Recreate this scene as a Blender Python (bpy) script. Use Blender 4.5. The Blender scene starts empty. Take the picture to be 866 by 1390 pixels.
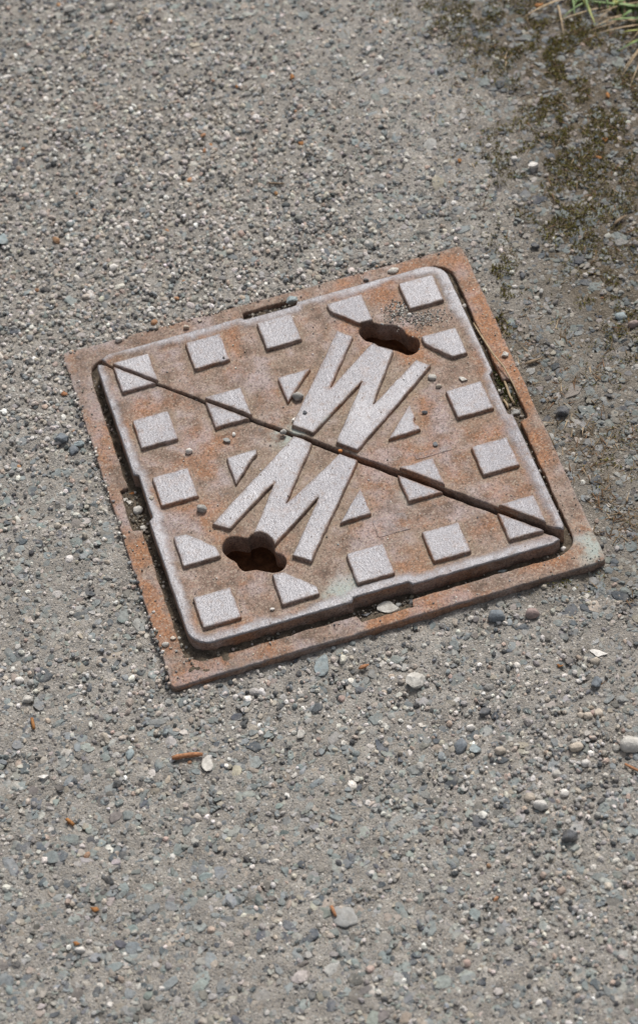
import bpy, bmesh, math, random
import numpy as np
from mathutils import Matrix, Vector
from mathutils.geometry import delaunay_2d_cdt

# ------------------------------------------------------------------ camera, sky, sun, exposure
SC = bpy.context.scene
COL = SC.collection
CAM_C = np.array([-0.23619947, -1.1361875, 1.50811774])
CAM_R = np.array([[0.9540108487529784, -0.29093881646050734, -0.07223507138627558],
                  [-0.2748242050365674, -0.7526015955835036, -0.5983832339322214],
                  [0.1197286798876521, 0.5907160429527235, -0.7979471159235029]])
CAM_F = 3748.15                      # focal length in photograph pixels (866 wide)
cam = bpy.data.cameras.new('camera'); cam_o = bpy.data.objects.new('camera', cam); COL.objects.link(cam_o)
cam.sensor_fit = 'HORIZONTAL'; cam.sensor_width = 24.0; cam.lens = CAM_F / 866 * 24.0
cam.shift_y = -45 / 866
cam.clip_start = 0.05; cam.clip_end = 500
m = Matrix.Identity(4)
for i in range(3):
    m[i][0] = CAM_R[0][i]; m[i][1] = -CAM_R[1][i]; m[i][2] = -CAM_R[2][i]; m[i][3] = CAM_C[i]
cam_o.matrix_world = m
cam.dof.use_dof = True; cam.dof.focus_distance = 1.86; cam.dof.aperture_fstop = 9.0
SC.camera = cam_o

# light comes from behind and a little to the right of the cover, soft through thin cloud
SUN_DIR = Vector((0.42, 0.62, 1.02)).normalized()      # towards the sun
sun_el = math.asin(SUN_DIR.z); sun_az = math.atan2(SUN_DIR.x, SUN_DIR.y)
w = bpy.data.worlds.new('World'); SC.world = w; w.use_nodes = True
wn = w.node_tree; bg = wn.nodes['Background']
sky = wn.nodes.new('ShaderNodeTexSky'); sky.sky_type = 'NISHITA'; sky.sun_disc = False
sky.sun_elevation = sun_el; sky.sun_rotation = sun_az; sky.dust_density = 4.0; sky.air_density = 1.0; sky.ozone_density = 1.0
hs = wn.nodes.new('ShaderNodeHueSaturation'); hs.inputs['Saturation'].default_value = 0.35
wn.links.new(sky.outputs[0], hs.inputs['Color']); wn.links.new(hs.outputs[0], bg.inputs['Color'])
bg.inputs['Strength'].default_value = 0.052
sl = bpy.data.lights.new('sun', 'SUN'); sl.energy = 1.5; sl.angle = math.radians(12); sl.color = (1.0, 0.965, 0.92)
so = bpy.data.objects.new('sun', sl); COL.objects.link(so)
so.rotation_euler = (-SUN_DIR).to_track_quat('-Z', 'Y').to_euler(); so.location = (1, 1.5, 3)
vs = SC.view_settings; vs.view_transform = 'Standard'; vs.look = 'None'; vs.gamma = 1.0; vs.use_curve_mapping = False
vs.exposure = 1.10

# ------------------------------------------------------------------ helpers
rng = np.random.default_rng(7)
random.seed(7)

_T = np.random.default_rng(99).random((8, 256, 256))
def vnoise(x, y, s=0):
    x = np.asarray(x, float); y = np.asarray(y, float)
    xi = np.floor(x).astype(int); yi = np.floor(y).astype(int)
    fx = x - xi; fy = y - yi
    fx = fx * fx * (3 - 2 * fx); fy = fy * fy * (3 - 2 * fy)
    t = _T[s % 8]
    a = t[xi & 255, yi & 255]; b = t[(xi + 1) & 255, yi & 255]; c = t[xi & 255, (yi + 1) & 255]; d = t[(xi + 1) & 255, (yi + 1) & 255]
    return (a * (1 - fx) + b * fx) * (1 - fy) + (c * (1 - fx) + d * fx) * fy
def fbm(x, y, scale, s=0, octv=3):
    v = 0; a = 1; n = 0; f = 1 / scale
    for k in range(octv):
        v = v + a * vnoise(x * f + 31.7 * k + 100, y * f + 17.3 * k + 100, s + k); n += a; a *= 0.5; f *= 2.03
    return v / n
def sstep(a, b, x):
    t = np.clip((np.asarray(x, float) - a) / (b - a), 0, 1); return t * t * (3 - 2 * t)

def ray_plane(u, v, z0=0.0, a=0.0, b=0.0):
    D = CAM_R.T @ np.array([(u - 433) / CAM_F, (v - 650) / CAM_F, 1.0])
    s = (z0 + a * CAM_C[0] + b * CAM_C[1] - CAM_C[2]) / (D[2] - a * D[0] - b * D[1])
    return CAM_C + s * D
def project(P):
    Y = (np.asarray(P) - CAM_C) @ CAM_R.T
    return 433 + CAM_F * Y[:, 0] / Y[:, 2], 650 + CAM_F * Y[:, 1] / Y[:, 2]
PXM = 1.9 / CAM_F                                       # metres per photograph pixel at the cover

E1 = np.array([0.9569, -0.2903]); E2 = np.array([0.2903, 0.9569])   # across / away from the viewer, on the ground

def mesh_from(name, V, F, mat, parent=None, smooth=True, attrs=None, cols=None):
    me = bpy.data.meshes.new(name)
    V = np.asarray(V, np.float32); F = np.asarray(F, np.int32)
    k = F.shape[1]
    me.vertices.add(len(V)); me.vertices.foreach_set('co', V.ravel())
    me.loops.add(F.size); me.loops.foreach_set('vertex_index', F.ravel())
    me.polygons.add(len(F)); me.polygons.foreach_set('loop_start', np.arange(0, F.size, k, dtype=np.int32))
    try: me.polygons.foreach_set('loop_total', np.full(len(F), k, np.int32))
    except Exception: pass
    sm = np.full(len(F), smooth, bool) if isinstance(smooth, bool) else np.asarray(smooth, bool)
    me.polygons.foreach_set('use_smooth', sm)
    me.update(calc_edges=True); me.validate()
    for an, av in (attrs or {}).items():
        at = me.attributes.new(an, 'FLOAT', 'POINT'); at.data.foreach_set('value', np.asarray(av, np.float32))
    if cols is not None:
        at = me.attributes.new('Col', 'FLOAT_COLOR', 'POINT')
        c4 = np.ones((len(V), 4), np.float32); c4[:, :3] = cols; at.data.foreach_set('color', c4.ravel())
    if mat: me.materials.append(mat)
    o = bpy.data.objects.new(name, me); COL.objects.link(o)
    if parent: o.parent = parent
    return o
def tag(o, label=None, cat=None, group=None, kind=None):
    if label: o['label'] = label
    if cat: o['category'] = cat
    if group: o['group'] = group
    if kind: o['kind'] = kind
    return o
def empty(name, loc=(0, 0, 0), rot=(0, 0, 0)):
    o = bpy.data.objects.new(name, None); COL.objects.link(o); o.location = loc; o.rotation_euler = rot
    o.empty_display_size = 0.02
    return o

# ------------------------------------------------------------------ materials
class NT:
    def __init__(s, name):
        s.m = bpy.data.materials.new(name); s.m.use_nodes = True; s.t = s.m.node_tree
        s.p = s.t.nodes['Principled BSDF']
        s.tc = s.t.nodes.new('ShaderNodeTexCoord')
    def n(s, typ, **kw):
        nd = s.t.nodes.new(typ)
        for k, v in kw.items():
            if k.startswith('_'): setattr(nd, k[1:], v)
        return nd
    def link(s, a, b): s.t.links.new(a, b)
    def val(s, sock, x):
        if hasattr(x, 'is_output'): s.link(x, sock)
        elif isinstance(x, (tuple, list)) and sock.type == 'RGBA': sock.default_value = (*x, 1.0) if len(x) == 3 else x
        else: sock.default_value = x
    def noise(s, scale, detail=4, rough=0.55, co=None, out='Fac'):
        nd = s.n('ShaderNodeTexNoise'); nd.inputs['Scale'].default_value = scale; nd.inputs['Detail'].default_value = detail
        nd.inputs['Roughness'].default_value = rough; s.link(co or s.tc.outputs['Object'], nd.inputs['Vector']); return nd.outputs[out]
    def voro(s, scale, out='Distance', feature='F1', co=None, rnd=1.0):
        nd = s.n('ShaderNodeTexVoronoi', _feature=feature); nd.inputs['Scale'].default_value = scale
        nd.inputs['Randomness'].default_value = rnd
        s.link(co or s.tc.outputs['Object'], nd.inputs['Vector']); return nd.outputs[out]
    def ramp(s, fac, stops, interp='LINEAR'):
        nd = s.n('ShaderNodeValToRGB'); nd.color_ramp.interpolation = interp; e = nd.color_ramp.elements
        while len(e) < len(stops): e.new(0.5)
        for el, (p, c) in zip(e, stops): el.position = p; el.color = (*c, 1) if isinstance(c, tuple) else (c, c, c, 1)
        s.link(fac, nd.inputs[0]); return nd.outputs[0]
    def mix(s, fac, a, b, mode='MIX'):
        nd = s.n('ShaderNodeMix', _data_type='RGBA', _blend_type=mode)
        s.val(nd.inputs[0], fac); s.val(nd.inputs[6], a); s.val(nd.inputs[7], b); return nd.outputs[2]
    def math(s, op, a, b=0.0, c=None, clamp=False):
        nd = s.n('ShaderNodeMath', _operation=op, _use_clamp=clamp); s.val(nd.inputs[0], a); s.val(nd.inputs[1], b)
        if c is not None: s.val(nd.inputs[2], c)
        return nd.outputs[0]
    def attr(s, name, out='Fac'):
        nd = s.n('ShaderNodeAttribute', _attribute_name=name); return nd.outputs[out]
    def bump(s, h, dist, strength=1.0, prev=None):
        nd = s.n('ShaderNodeBump'); nd.inputs['Distance'].default_value = dist; nd.inputs['Strength'].default_value = strength
        s.link(h, nd.inputs['Height'])
        if prev: s.link(prev, nd.inputs['Normal'])
        return nd.outputs[0]
    def done(s, col=None, rough=None, metal=None, normal=None, spec=None):
        if col is not None: s.val(s.p.inputs['Base Color'], col)
        if rough is not None: s.val(s.p.inputs['Roughness'], rough)
        if metal is not None: s.val(s.p.inputs['Metallic'], metal)
        if spec is not None: s.p.inputs['Specular IOR Level'].default_value = spec
        if normal is not None: s.link(normal, s.p.inputs['Normal'])
        return s.m

def mat_ground():
    s = NT('asphalt_binder')
    n1 = s.noise(9, 5); n2 = s.noise(70, 6, 0.65); n3 = s.noise(420, 4, 0.7); n4 = s.noise(1500, 2, 0.6)
    c = s.ramp(n2, [(0.25, (0.145, 0.132, 0.117)), (0.45, (0.250, 0.233, 0.210)), (0.62, (0.335, 0.314, 0.284)), (0.8, (0.43, 0.402, 0.364))])
    c = s.mix(s.ramp(n1, [(0.35, 0.0), (0.7, 0.35)]), c, (0.30, 0.285, 0.265))
    # sand grains in the binder
    gv = s.n('ShaderNodeTexVoronoi'); gv.inputs['Scale'].default_value = 780; s.link(s.tc.outputs['Object'], gv.inputs['Vector'])
    sep = s.n('ShaderNodeSeparateColor'); s.link(gv.outputs['Color'], sep.inputs[0])
    grain = s.ramp(sep.outputs[0], [(0.0, (0.05, 0.052, 0.055)), (0.13, (0.16, 0.16, 0.155)), (0.3, (0.27, 0.24, 0.20)), (0.62, (0.36, 0.32, 0.27)), (0.82, (0.52, 0.48, 0.43)), (0.96, (0.72, 0.69, 0.64))], 'CONSTANT')
    gm = s.math('MULTIPLY', s.ramp(sep.outputs[1], [(0.30, 0.0), (0.45, 1.0)]), s.ramp(gv.outputs['Distance'], [(0.35, 1.0), (0.6, 0.2)]))
    c = s.mix(s.math('MULTIPLY', gm, 0.75), c, grain)
    # beyond the stones built one by one the chips are colour and bump only
    cv = s.n('ShaderNodeTexVoronoi'); cv.inputs['Scale'].default_value = 165; s.link(s.tc.outputs['Object'], cv.inputs['Vector'])
    cs = s.n('ShaderNodeSeparateColor'); s.link(cv.outputs['Color'], cs.inputs[0])
    chip = s.ramp(cs.outputs[0], [(0.0, (0.10, 0.11, 0.12)), (0.2, (0.20, 0.222, 0.222)), (0.55, (0.27, 0.275, 0.26)), (0.75, (0.36, 0.325, 0.28)), (0.9, (0.52, 0.49, 0.45))], 'CONSTANT')
    cm = s.math('MULTIPLY', s.math('MULTIPLY', s.ramp(cs.outputs[1], [(0.35, 0.0), (0.36, 0.9)]), s.ramp(cv.outputs['Distance'], [(0.42, 1.0), (0.55, 0.0)])), s.attr('far'))
    c = s.mix(cm, c, chip)
    soil = s.attr('soil')
    sc_ = s.ramp(n3, [(0.3, (0.04, 0.031, 0.021)), (0.5, (0.105, 0.083, 0.056)), (0.7, (0.20, 0.165, 0.12))])
    sf = s.math('MULTIPLY', soil, s.ramp(n2, [(0.3, 0.55), (0.6, 1.0)]), clamp=True)
    c = s.mix(sf, c, sc_)
    h = s.math('ADD', s.math('MULTIPLY', gv.outputs['Distance'], -0.7), s.math('MULTIPLY', n3, 1.5))
    b = s.bump(h, 0.0011, 1.0)
    b = s.bump(n4, 0.0004, 0.8, b)
    b = s.bump(s.math('MULTIPLY', cm, 1.0), 0.0012, 0.8, b)
    return s.done(c, 0.92, 0.0, b, 0.25)

def mat_stone(name, use_obj):
    s = NT(name)
    if use_obj:
        oi = s.n('ShaderNodeObjectInfo'); c0 = oi.outputs['Color']
    else:
        c0 = s.attr('Col', 'Color')
    co = s.n('ShaderNodeNewGeometry').outputs['Position']
    n1 = s.noise(380, 4, 0.6, co); n2 = s.noise(1600, 3, 0.6, co)
    c = s.mix(1.0, c0, s.ramp(n1, [(0.3, 0.72), (0.7, 1.22)]), 'MULTIPLY')
    c = s.mix(s.ramp(n2, [(0.55, 0.0), (0.75, 0.35)]), c, (0.42, 0.38, 0.33))
    # dried dust film
    n3 = s.noise(140, 5, 0.65, co)
    c = s.mix(s.ramp(n3, [(0.48, 0.0), (0.70, 0.45)]), c, (0.29, 0.265, 0.23))
    b = s.bump(n2, 0.0004, 0.7); b = s.bump(n1, 0.0010, 0.7, b)
    return s.done(c, 0.80, 0.0, b, 0.3)

def mat_iron():
    s = NT('cast_iron_rusted')
    tco = s.tc.outputs['Object']
    n1 = s.noise(75, 7, 0.62); n2 = s.noise(24, 5, 0.6); n3 = s.noise(620, 4, 0.65); n4 = s.noise(1900, 2, 0.6); n5 = s.noise(38, 4, 0.55)
    n6 = s.noise(11, 3, 0.5)
    rust = s.ramp(n1, [(0.27, (0.085, 0.058, 0.045)), (0.41, (0.185, 0.128, 0.099)), (0.54, (0.27, 0.194, 0.155)), (0.70, (0.35, 0.282, 0.255))])
    org = s.ramp(s.math('ADD', n2, s.math('MULTIPLY', s.attr('orange'), 0.13)), [(0.50, 0.0), (0.63, 0.9)])
    org = s.math('MULTIPLY', org, s.math('ADD', s.attr('orange'), 0.76))
    rust = s.mix(s.math('MINIMUM', org, 0.9), rust, s.ramp(n3, [(0.3, (0.22, 0.095, 0.048)), (0.7, (0.42, 0.205, 0.100))]))
    lil = s.math('MULTIPLY', s.attr('dust'), s.ramp(n5, [(0.50, 0.0), (0.66, 0.6)]))  # lilac tint on tops only; bare walls carry painted shade
    rust = s.mix(lil, rust, (0.37, 0.315, 0.325))
    rust = s.mix(1.0, rust, s.ramp(s.noise(560, 5, 0.85), [(0.36, 0.55), (0.64, 1.4)]), 'MULTIPLY')
    # flaking scale: crisp darker and redder patches
    fl = s.noise(230, 8, 0.78)
    rust = s.mix(s.ramp(fl, [(0.54, 0.0), (0.59, 0.32)]), rust, (0.095, 0.062, 0.048))
    fl2 = s.noise(130, 8, 0.8, s.n('ShaderNodeNewGeometry').outputs['Position'])
    rust = s.mix(s.ramp(fl2, [(0.54, 0.0), (0.59, 0.38)]), rust, (0.335, 0.205, 0.150))
    # sandy dirt caught against the raised shapes
    dm = s.math('MULTIPLY', s.attr('dirt'), s.ramp(s.noise(190, 4, 0.6), [(0.25, 0.45), (0.6, 1.0)]), clamp=True)
    dm2 = s.ramp(s.noise(55, 6, 0.65), [(0.55, 0.0), (0.70, 0.28)])
    dm = s.math('MULTIPLY', s.math('MAXIMUM', dm, dm2), s.attr('dust'))  # dirt kept off the walls too, so their colour deepens the shade
    rust = s.mix(dm, rust, s.ramp(n3, [(0.25, (0.15, 0.115, 0.083)), (0.7, (0.36, 0.288, 0.215))]))
    # green-blue paint or copper bloom remains
    pm = s.math('MULTIPLY', s.attr('bloom'), s.ramp(n1, [(0.42, 0.0), (0.56, 0.8)]))
    rust = s.mix(pm, rust, (0.36, 0.43, 0.40))
    # dark specks
    sp = s.ramp(s.voro(420), [(0.06, 1.0), (0.16, 0.0)])
    sp = s.math('MULTIPLY', sp, s.ramp(s.noise(120, 2), [(0.5, 0.0), (0.62, 0.9)]))
    rust = s.mix(sp, rust, (0.045, 0.04, 0.038))
    # grains of pale dust and dark scale
    gv = s.n('ShaderNodeTexVoronoi'); gv.inputs['Scale'].default_value = 950; s.link(tco, gv.inputs['Vector'])
    gs = s.n('ShaderNodeSeparateColor'); s.link(gv.outputs['Color'], gs.inputs[0])
    rust = s.mix(s.math('MULTIPLY', s.ramp(gs.outputs[0], [(0.84, 0.0), (0.92, 0.45)]), s.attr('dust')), rust, (0.42, 0.36, 0.29))  # pale grains on tops only, leaving walls darker as painted shade
    rust = s.mix(s.ramp(gs.outputs[1], [(0.86, 0.0), (0.94, 0.5)]), rust, (0.055, 0.042, 0.035))
    # worn metal
    st = s.ramp(s.noise(1250, 4, 0.7), [(0.28, (0.17, 0.166, 0.174)), (0.42, (0.26, 0.255, 0.267)), (0.58, (0.335, 0.330, 0.345)), (0.74, (0.48, 0.475, 0.49))])
    st = s.mix(s.ramp(n6, [(0.35, 0.0), (0.7, 0.4)]), st, (0.44, 0.42, 0.45), 'MULTIPLY')
    st = s.mix(s.ramp(n1, [(0.58, 0.0), (0.78, 0.35)]), st, (0.30, 0.22, 0.18))
    mp = s.n('ShaderNodeMapping'); mp.inputs['Scale'].default_value = (1.0, 0.07, 1.0); mp.inputs['Rotation'].default_value = (0, 0, 0.5); s.link(tco, mp.inputs['Vector'])
    scr = s.ramp(s.noise(900, 3, 0.6, mp.outputs[0]), [(0.60, 0.0), (0.70, 0.45)])
    st = s.mix(scr, st, (0.50, 0.49, 0.51))
    pit = s.math('MULTIPLY', s.ramp(s.voro(260), [(0.10, 1.0), (0.22, 0.0)]), s.ramp(s.noise(95, 3, 0.6), [(0.50, 0.0), (0.60, 0.9)]))
    st = s.mix(pit, st, (0.10, 0.075, 0.062))
    st = s.mix(s.ramp(s.noise(240, 5, 0.7), [(0.53, 0.0), (0.68, 0.6)]), st, (0.215, 0.178, 0.162))
    wr = s.attr('wear')
    wv = s.math('ADD', wr, s.math('MULTIPLY', s.math('SUBTRACT', s.noise(170, 6, 0.72), 0.5), 1.15))
    wm = s.ramp(wv, [(0.20, 0.0), (0.88, 1.0)])
    c = s.mix(wm, rust, st)
    met = s.math('MULTIPLY', wm, 0.62)
    ro = s.math('SUBTRACT', 0.86, s.math('MULTIPLY', wm, 0.36))
    s.BS = 0.75
    h = s.math('ADD', s.math('MULTIPLY', n3, 0.8), s.math('MULTIPLY', n1, 0.35))
    b = s.bump(h, 0.0011, s.BS); b = s.bump(n4, 0.00025, 0.6, b)
    return s.done(c, ro, met, b, 0.35)

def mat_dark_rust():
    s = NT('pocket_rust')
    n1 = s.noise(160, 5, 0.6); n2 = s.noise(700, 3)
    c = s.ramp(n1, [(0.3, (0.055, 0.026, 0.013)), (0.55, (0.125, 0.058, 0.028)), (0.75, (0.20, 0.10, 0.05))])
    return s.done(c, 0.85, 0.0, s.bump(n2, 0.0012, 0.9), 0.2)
def mat_dirt():
    s = NT('trapped_dirt')
    n1 = s.noise(160, 5, 0.65); n2 = s.noise(800, 4, 0.7)
    c = s.ramp(n1, [(0.3, (0.045, 0.036, 0.027)), (0.5, (0.115, 0.092, 0.068)), (0.72, (0.23, 0.185, 0.135))])
    c = s.mix(s.ramp(n2, [(0.6, 0.0), (0.75, 0.6)]), c, (0.36, 0.31, 0.25))
    return s.done(c, 0.95, 0.0, s.bump(n2, 0.0018, 1.0), 0.2)
def mat_plain(name, dark, light, scale=200, rough=0.75, spec=0.3, trans=0.0):
    s = NT(name)
    n1 = s.noise(scale, 4, 0.6)
    if trans: s.p.inputs['Subsurface Weight'].default_value = 0.0
    return s.done(s.ramp(n1, [(0.3, dark), (0.7, light)]), rough, 0.0, s.bump(n1, 0.0004, 0.6), spec)
def mat_vcol(name, rough=0.85):
    s = NT(name); return s.done(s.attr('Col', 'Color'), rough, 0.0, None, 0.2)

M_ground = mat_ground()
M_agg = mat_stone('aggregate_stone', False); M_stone = mat_stone('single_stone', True)
M_iron = mat_iron(); M_pocket = mat_dark_rust(); M_dirt = mat_dirt()
M_twig = mat_plain('pine_twig', (0.20, 0.085, 0.040), (0.44, 0.22, 0.11), 500)
M_straw = mat_plain('dry_straw', (0.24, 0.17, 0.10), (0.44, 0.35, 0.23), 300)
M_wood = mat_plain('grey_splinter', (0.12, 0.085, 0.055), (0.28, 0.21, 0.14), 500)
M_leafbit = mat_plain('orange_leaf_scrap', (0.20, 0.085, 0.03), (0.38, 0.18, 0.06), 400)
M_blade = mat_plain('green_grass_blade', (0.085, 0.145, 0.045), (0.19, 0.28, 0.10), 60, 0.5, 0.4)
M_blade2 = mat_plain('yellow_green_blade', (0.20, 0.23, 0.06), (0.38, 0.39, 0.12), 60, 0.5, 0.4)
M_moss = mat_vcol('moss'); M_litter = mat_vcol('litter')

# ------------------------------------------------------------------ ground height and soil zones
OUT = np.array([(-149.5, -149.6), (150.5, -149.8), (149.7, 148.2), (-150.7, 151.0)]) / 1000   # frame outline on the ground
def sd_frame(x, y):                                    # signed distance to the frame's outer square (negative inside)
    q = np.maximum(np.abs(x) - 0.150, np.abs(y) - 0.150)
    o = np.hypot(np.maximum(np.abs(x) - 0.150, 0), np.maximum(np.abs(y) - 0.150, 0))
    return np.where(q > 0, o, q)
def blob(x, y, u, v, ru, rv, r=0.0):                   # soft patch around the ground point seen at photo pixel (u, v)
    P = ray_plane(u, v, -0.004); dx = x - P[0]; dy = y - P[1]
    p = dx * E1[0] + dy * E1[1]; q = dx * E2[0] + dy * E2[1]
    c, s_ = math.cos(r), math.sin(r); p, q = c * p + s_ * q, -s_ * p + c * q
    return np.exp(-((p / ru) ** 2 + (q / rv) ** 2))
def soil_amount(x, y):
    n = fbm(x, y, 0.055, 2, 4); n2 = fbm(x, y, 0.018, 4, 3)
    band = blob(x, y, 840, 90, 0.085, 0.145, -0.1) * 1.1 + blob(x, y, 860, 330, 0.07, 0.12) * 0.85 + blob(x, y, 720, 30, 0.075, 0.05) * 0.75
    band = band + blob(x, y, 980, 150, 0.12, 0.5) * 1.1 + blob(x, y, 800, 600, 0.03, 0.10, 0.35) * 0.55 + blob(x, y, 690, 480, 0.02, 0.12, 0.35) * 0.55
    band = band + blob(x, y, 770, 780, 0.045, 0.018) * 0.5
    v = band * (0.35 + 1.25 * n) - 0.12 + 0.25 * (n2 - 0.5) * (band > 0.1)
    return np.clip(v, 0, 1)
def grit_amount(x, y):
    n = fbm(x, y, 0.06, 5, 3)
    g = blob(x, y, 170, 330, 0.15, 0.17) * 1.2 + blob(x, y, 50, 470, 0.10, 0.12) * 0.7 + blob(x, y, 60, 60, 0.16, 0.12) * 0.55 + blob(x, y, 740, 1040, 0.10, 0.08) * 0.45 \
        + blob(x, y, 330, 930, 0.10, 0.02) * 0.5 + blob(x, y, 800, 1280, 0.10, 0.06) * 0.35 + blob(x, y, 350, 420, 0.12, 0.03, 0.29) * 0.5
    return np.clip(g * (0.55 + 0.9 * n) + 0.22 * sstep(0.58, 0.75, n) + 0.02, 0, 1.2)
def gz(x, y):
    x = np.asarray(x, float); y = np.asarray(y, float)
    side = sstep(-0.12, 0.16, (y - x) * 0.707)          # 1 on the upper-left of the frame, 0 on the lower-right
    z = -0.0062 + 0.0036 * side
    z = z + (fbm(x, y, 0.10, 1, 2) - 0.5) * 0.004 + (fbm(x, y, 0.022, 3, 3) - 0.5) * 0.0042
    d = sd_frame(x, y)
    z = np.where(d < 0.02, np.minimum(z, -0.0012 - 0.003 * (1 - side)), z)
    return z
def gz_fine(x, y):
    n = fbm(x, y, 0.006, 0, 2); n2 = fbm(x, y, 0.0028, 6, 1)
    pit = sstep(0.66, 0.80, fbm(x, y, 0.007, 2, 2))
    return gz(x, y) + (n - 0.5) * 0.0016 + (n2 - 0.5) * 0.0010 - 0.0022 * pit

# ground: one sheet, fine where it is seen close, stretched to the far distance outside
def axis(lo, hi, step, far):
    a = list(np.arange(lo, hi + 1e-9, step)); d = step; x = a[-1]
    while x < far: d = min(d * 1.35, 0.013) if x < hi + 0.75 else d * 1.5; x += d; a.append(x)
    d = step; x = a[0]; pre = []
    while x > -far: d = min(d * 1.35, 0.013) if x > lo - 0.75 else d * 1.5; x -= d; pre.append(x)
    return np.array(pre[::-1] + a)
P_LO, P_HI, Q_LO, Q_HI = -0.37, 0.37, -0.52, 0.56           # where the stones are built one by one
pa = axis(-0.36, 0.36, 0.0021, 60); qa = axis(-0.51, 0.55, 0.0021, 60)
PP, QQ = np.meshgrid(pa, qa, indexing='ij')
GX = PP * E1[0] + QQ * E2[0]; GY = PP * E1[1] + QQ * E2[1]
far = np.maximum.reduce([P_LO + 0.05 - PP, PP - P_HI + 0.05, Q_LO + 0.05 - QQ, QQ - Q_HI + 0.05])
far = sstep(-0.03, 0.04, far + 0.05 * (fbm(GX, GY, 0.05, 3, 3) - 0.5))
near = np.maximum(np.abs(PP), np.abs(QQ)) < 1.6
GZ = np.where(near, gz(GX, GY) + (gz_fine(GX, GY) - gz(GX, GY)) * (1 - far), -0.005)
GS = np.where(near, soil_amount(GX, GY), 0.0)
d = sd_frame(GX, GY)
GZ = np.where(d < -0.003, -0.075, GZ)                   # the pit the frame is set in
npq = PP.shape; idx = np.arange(PP.size).reshape(npq)
F = np.stack([idx[:-1, :-1], idx[1:, :-1], idx[1:, 1:], idx[:-1, 1:]], -1).reshape(-1, 4)
ground = mesh_from('ground', np.stack([GX, GY, GZ], -1).reshape(-1, 3), F, M_ground, None, True, {'soil': GS.ravel(), 'far': far.ravel()})
tag(ground, 'worn grey asphalt with stone chips showing through beige binder', 'ground', kind='structure')

# ------------------------------------------------------------------ stones
def ico(sub):
    bm = bmesh.new(); bmesh.ops.create_icosphere(bm, subdivisions=sub, radius=1.0)
    bm.verts.ensure_lookup_table()
    V = np.array([v.co for v in bm.verts]); Fc = np.array([[v.index for v in f.verts] for f in bm.faces]); bm.free(); return V, Fc
ICO = {k: ico(k) for k in (1, 2, 3)}
def chip_shape(sub, r, angular=True):
    V, Fc = ICO[sub]; V = V.copy()
    if angular:
        for k in range(r.integers(9, 14)):
            n = r.normal(size=3); n /= np.linalg.norm(n); dd = r.uniform(0.48, 0.85)
            e = V @ n - dd; V = V - np.outer(np.maximum(e, 0), n)
        V *= 1.25
        V[:, 2] = np.minimum(V[:, 2], r.uniform(0.5, 0.85))
    else:
        for k in range(5):
            n = r.normal(size=3); n /= np.linalg.norm(n); dd = r.uniform(0.7, 0.92)
            e = V @ n - dd; V = V - np.outer(np.maximum(e, 0) * 0.8, n)
        V *= 1.1
    if sub >= 2:
        ph = r.uniform(0, 6, 3); V = V * (1 + 0.05 * np.sin(V[:, [1]] * 5 + ph[0]) + 0.05 * np.sin(V[:, [0]] * 6 + ph[1]))
    return V, Fc
SH = {}
for sub in (1, 2, 3):
    SH[(sub, True)] = [chip_shape(sub, rng, True) for _ in range(14)]
    SH[(sub, False)] = [chip_shape(sub, rng, False) for _ in range(10)]
def rotmats(n, tilt):
    a = rng.uniform(0, 2 * np.pi, n); t = rng.normal(0, tilt, n); u = rng.uniform(0, 2 * np.pi, n)
    ca, sa = np.cos(a), np.sin(a); Z = np.zeros((n, 3, 3)); Z[:, 0, 0] = ca; Z[:, 0, 1] = -sa; Z[:, 1, 0] = sa; Z[:, 1, 1] = ca; Z[:, 2, 2] = 1
    k = np.stack([np.cos(u), np.sin(u), 0 * u], 1); K = np.zeros((n, 3, 3))
    K[:, 0, 2] = k[:, 1]; K[:, 1, 2] = -k[:, 0]; K[:, 2, 0] = -k[:, 1]; K[:, 2, 1] = k[:, 0]
    I = np.eye(3)[None]
    Rt = I + np.sin(t)[:, None, None] * K + (1 - np.cos(t))[:, None, None] * (K @ K)
    return Rt @ Z
PAL_GRIT = [((0.55, 0.52, 0.48), .26), ((0.44, 0.39, 0.335), .22), ((0.28, 0.268, 0.255), .20), ((0.42, 0.33, 0.275), .06), ((0.23, 0.25, 0.255), .13), ((0.07, 0.075, 0.08), .08), ((0.72, 0.69, 0.65), .05), ((0.38, 0.20, 0.10), .004)]
PAL_CHIP = [((0.200, 0.222, 0.222), .38), ((0.245, 0.262, 0.247), .18), ((0.095, 0.107, 0.118), .16), ((0.32, 0.315, 0.30), .11), ((0.15, 0.14, 0.13), .09), ((0.31, 0.27, 0.225), .07), ((0.48, 0.455, 0.42), .01)]
def pick_cols(pal, n):
    p = np.array([b for a, b in pal]); p = p / p.sum(); c = np.array([a for a, b in pal])[rng.choice(len(pal), n, p=p)]
    return np.clip(c * rng.uniform(0.72, 1.25, (n, 1)) * (1 + rng.normal(0, 0.022, (n, 3))), 0.02, 0.85)
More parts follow.
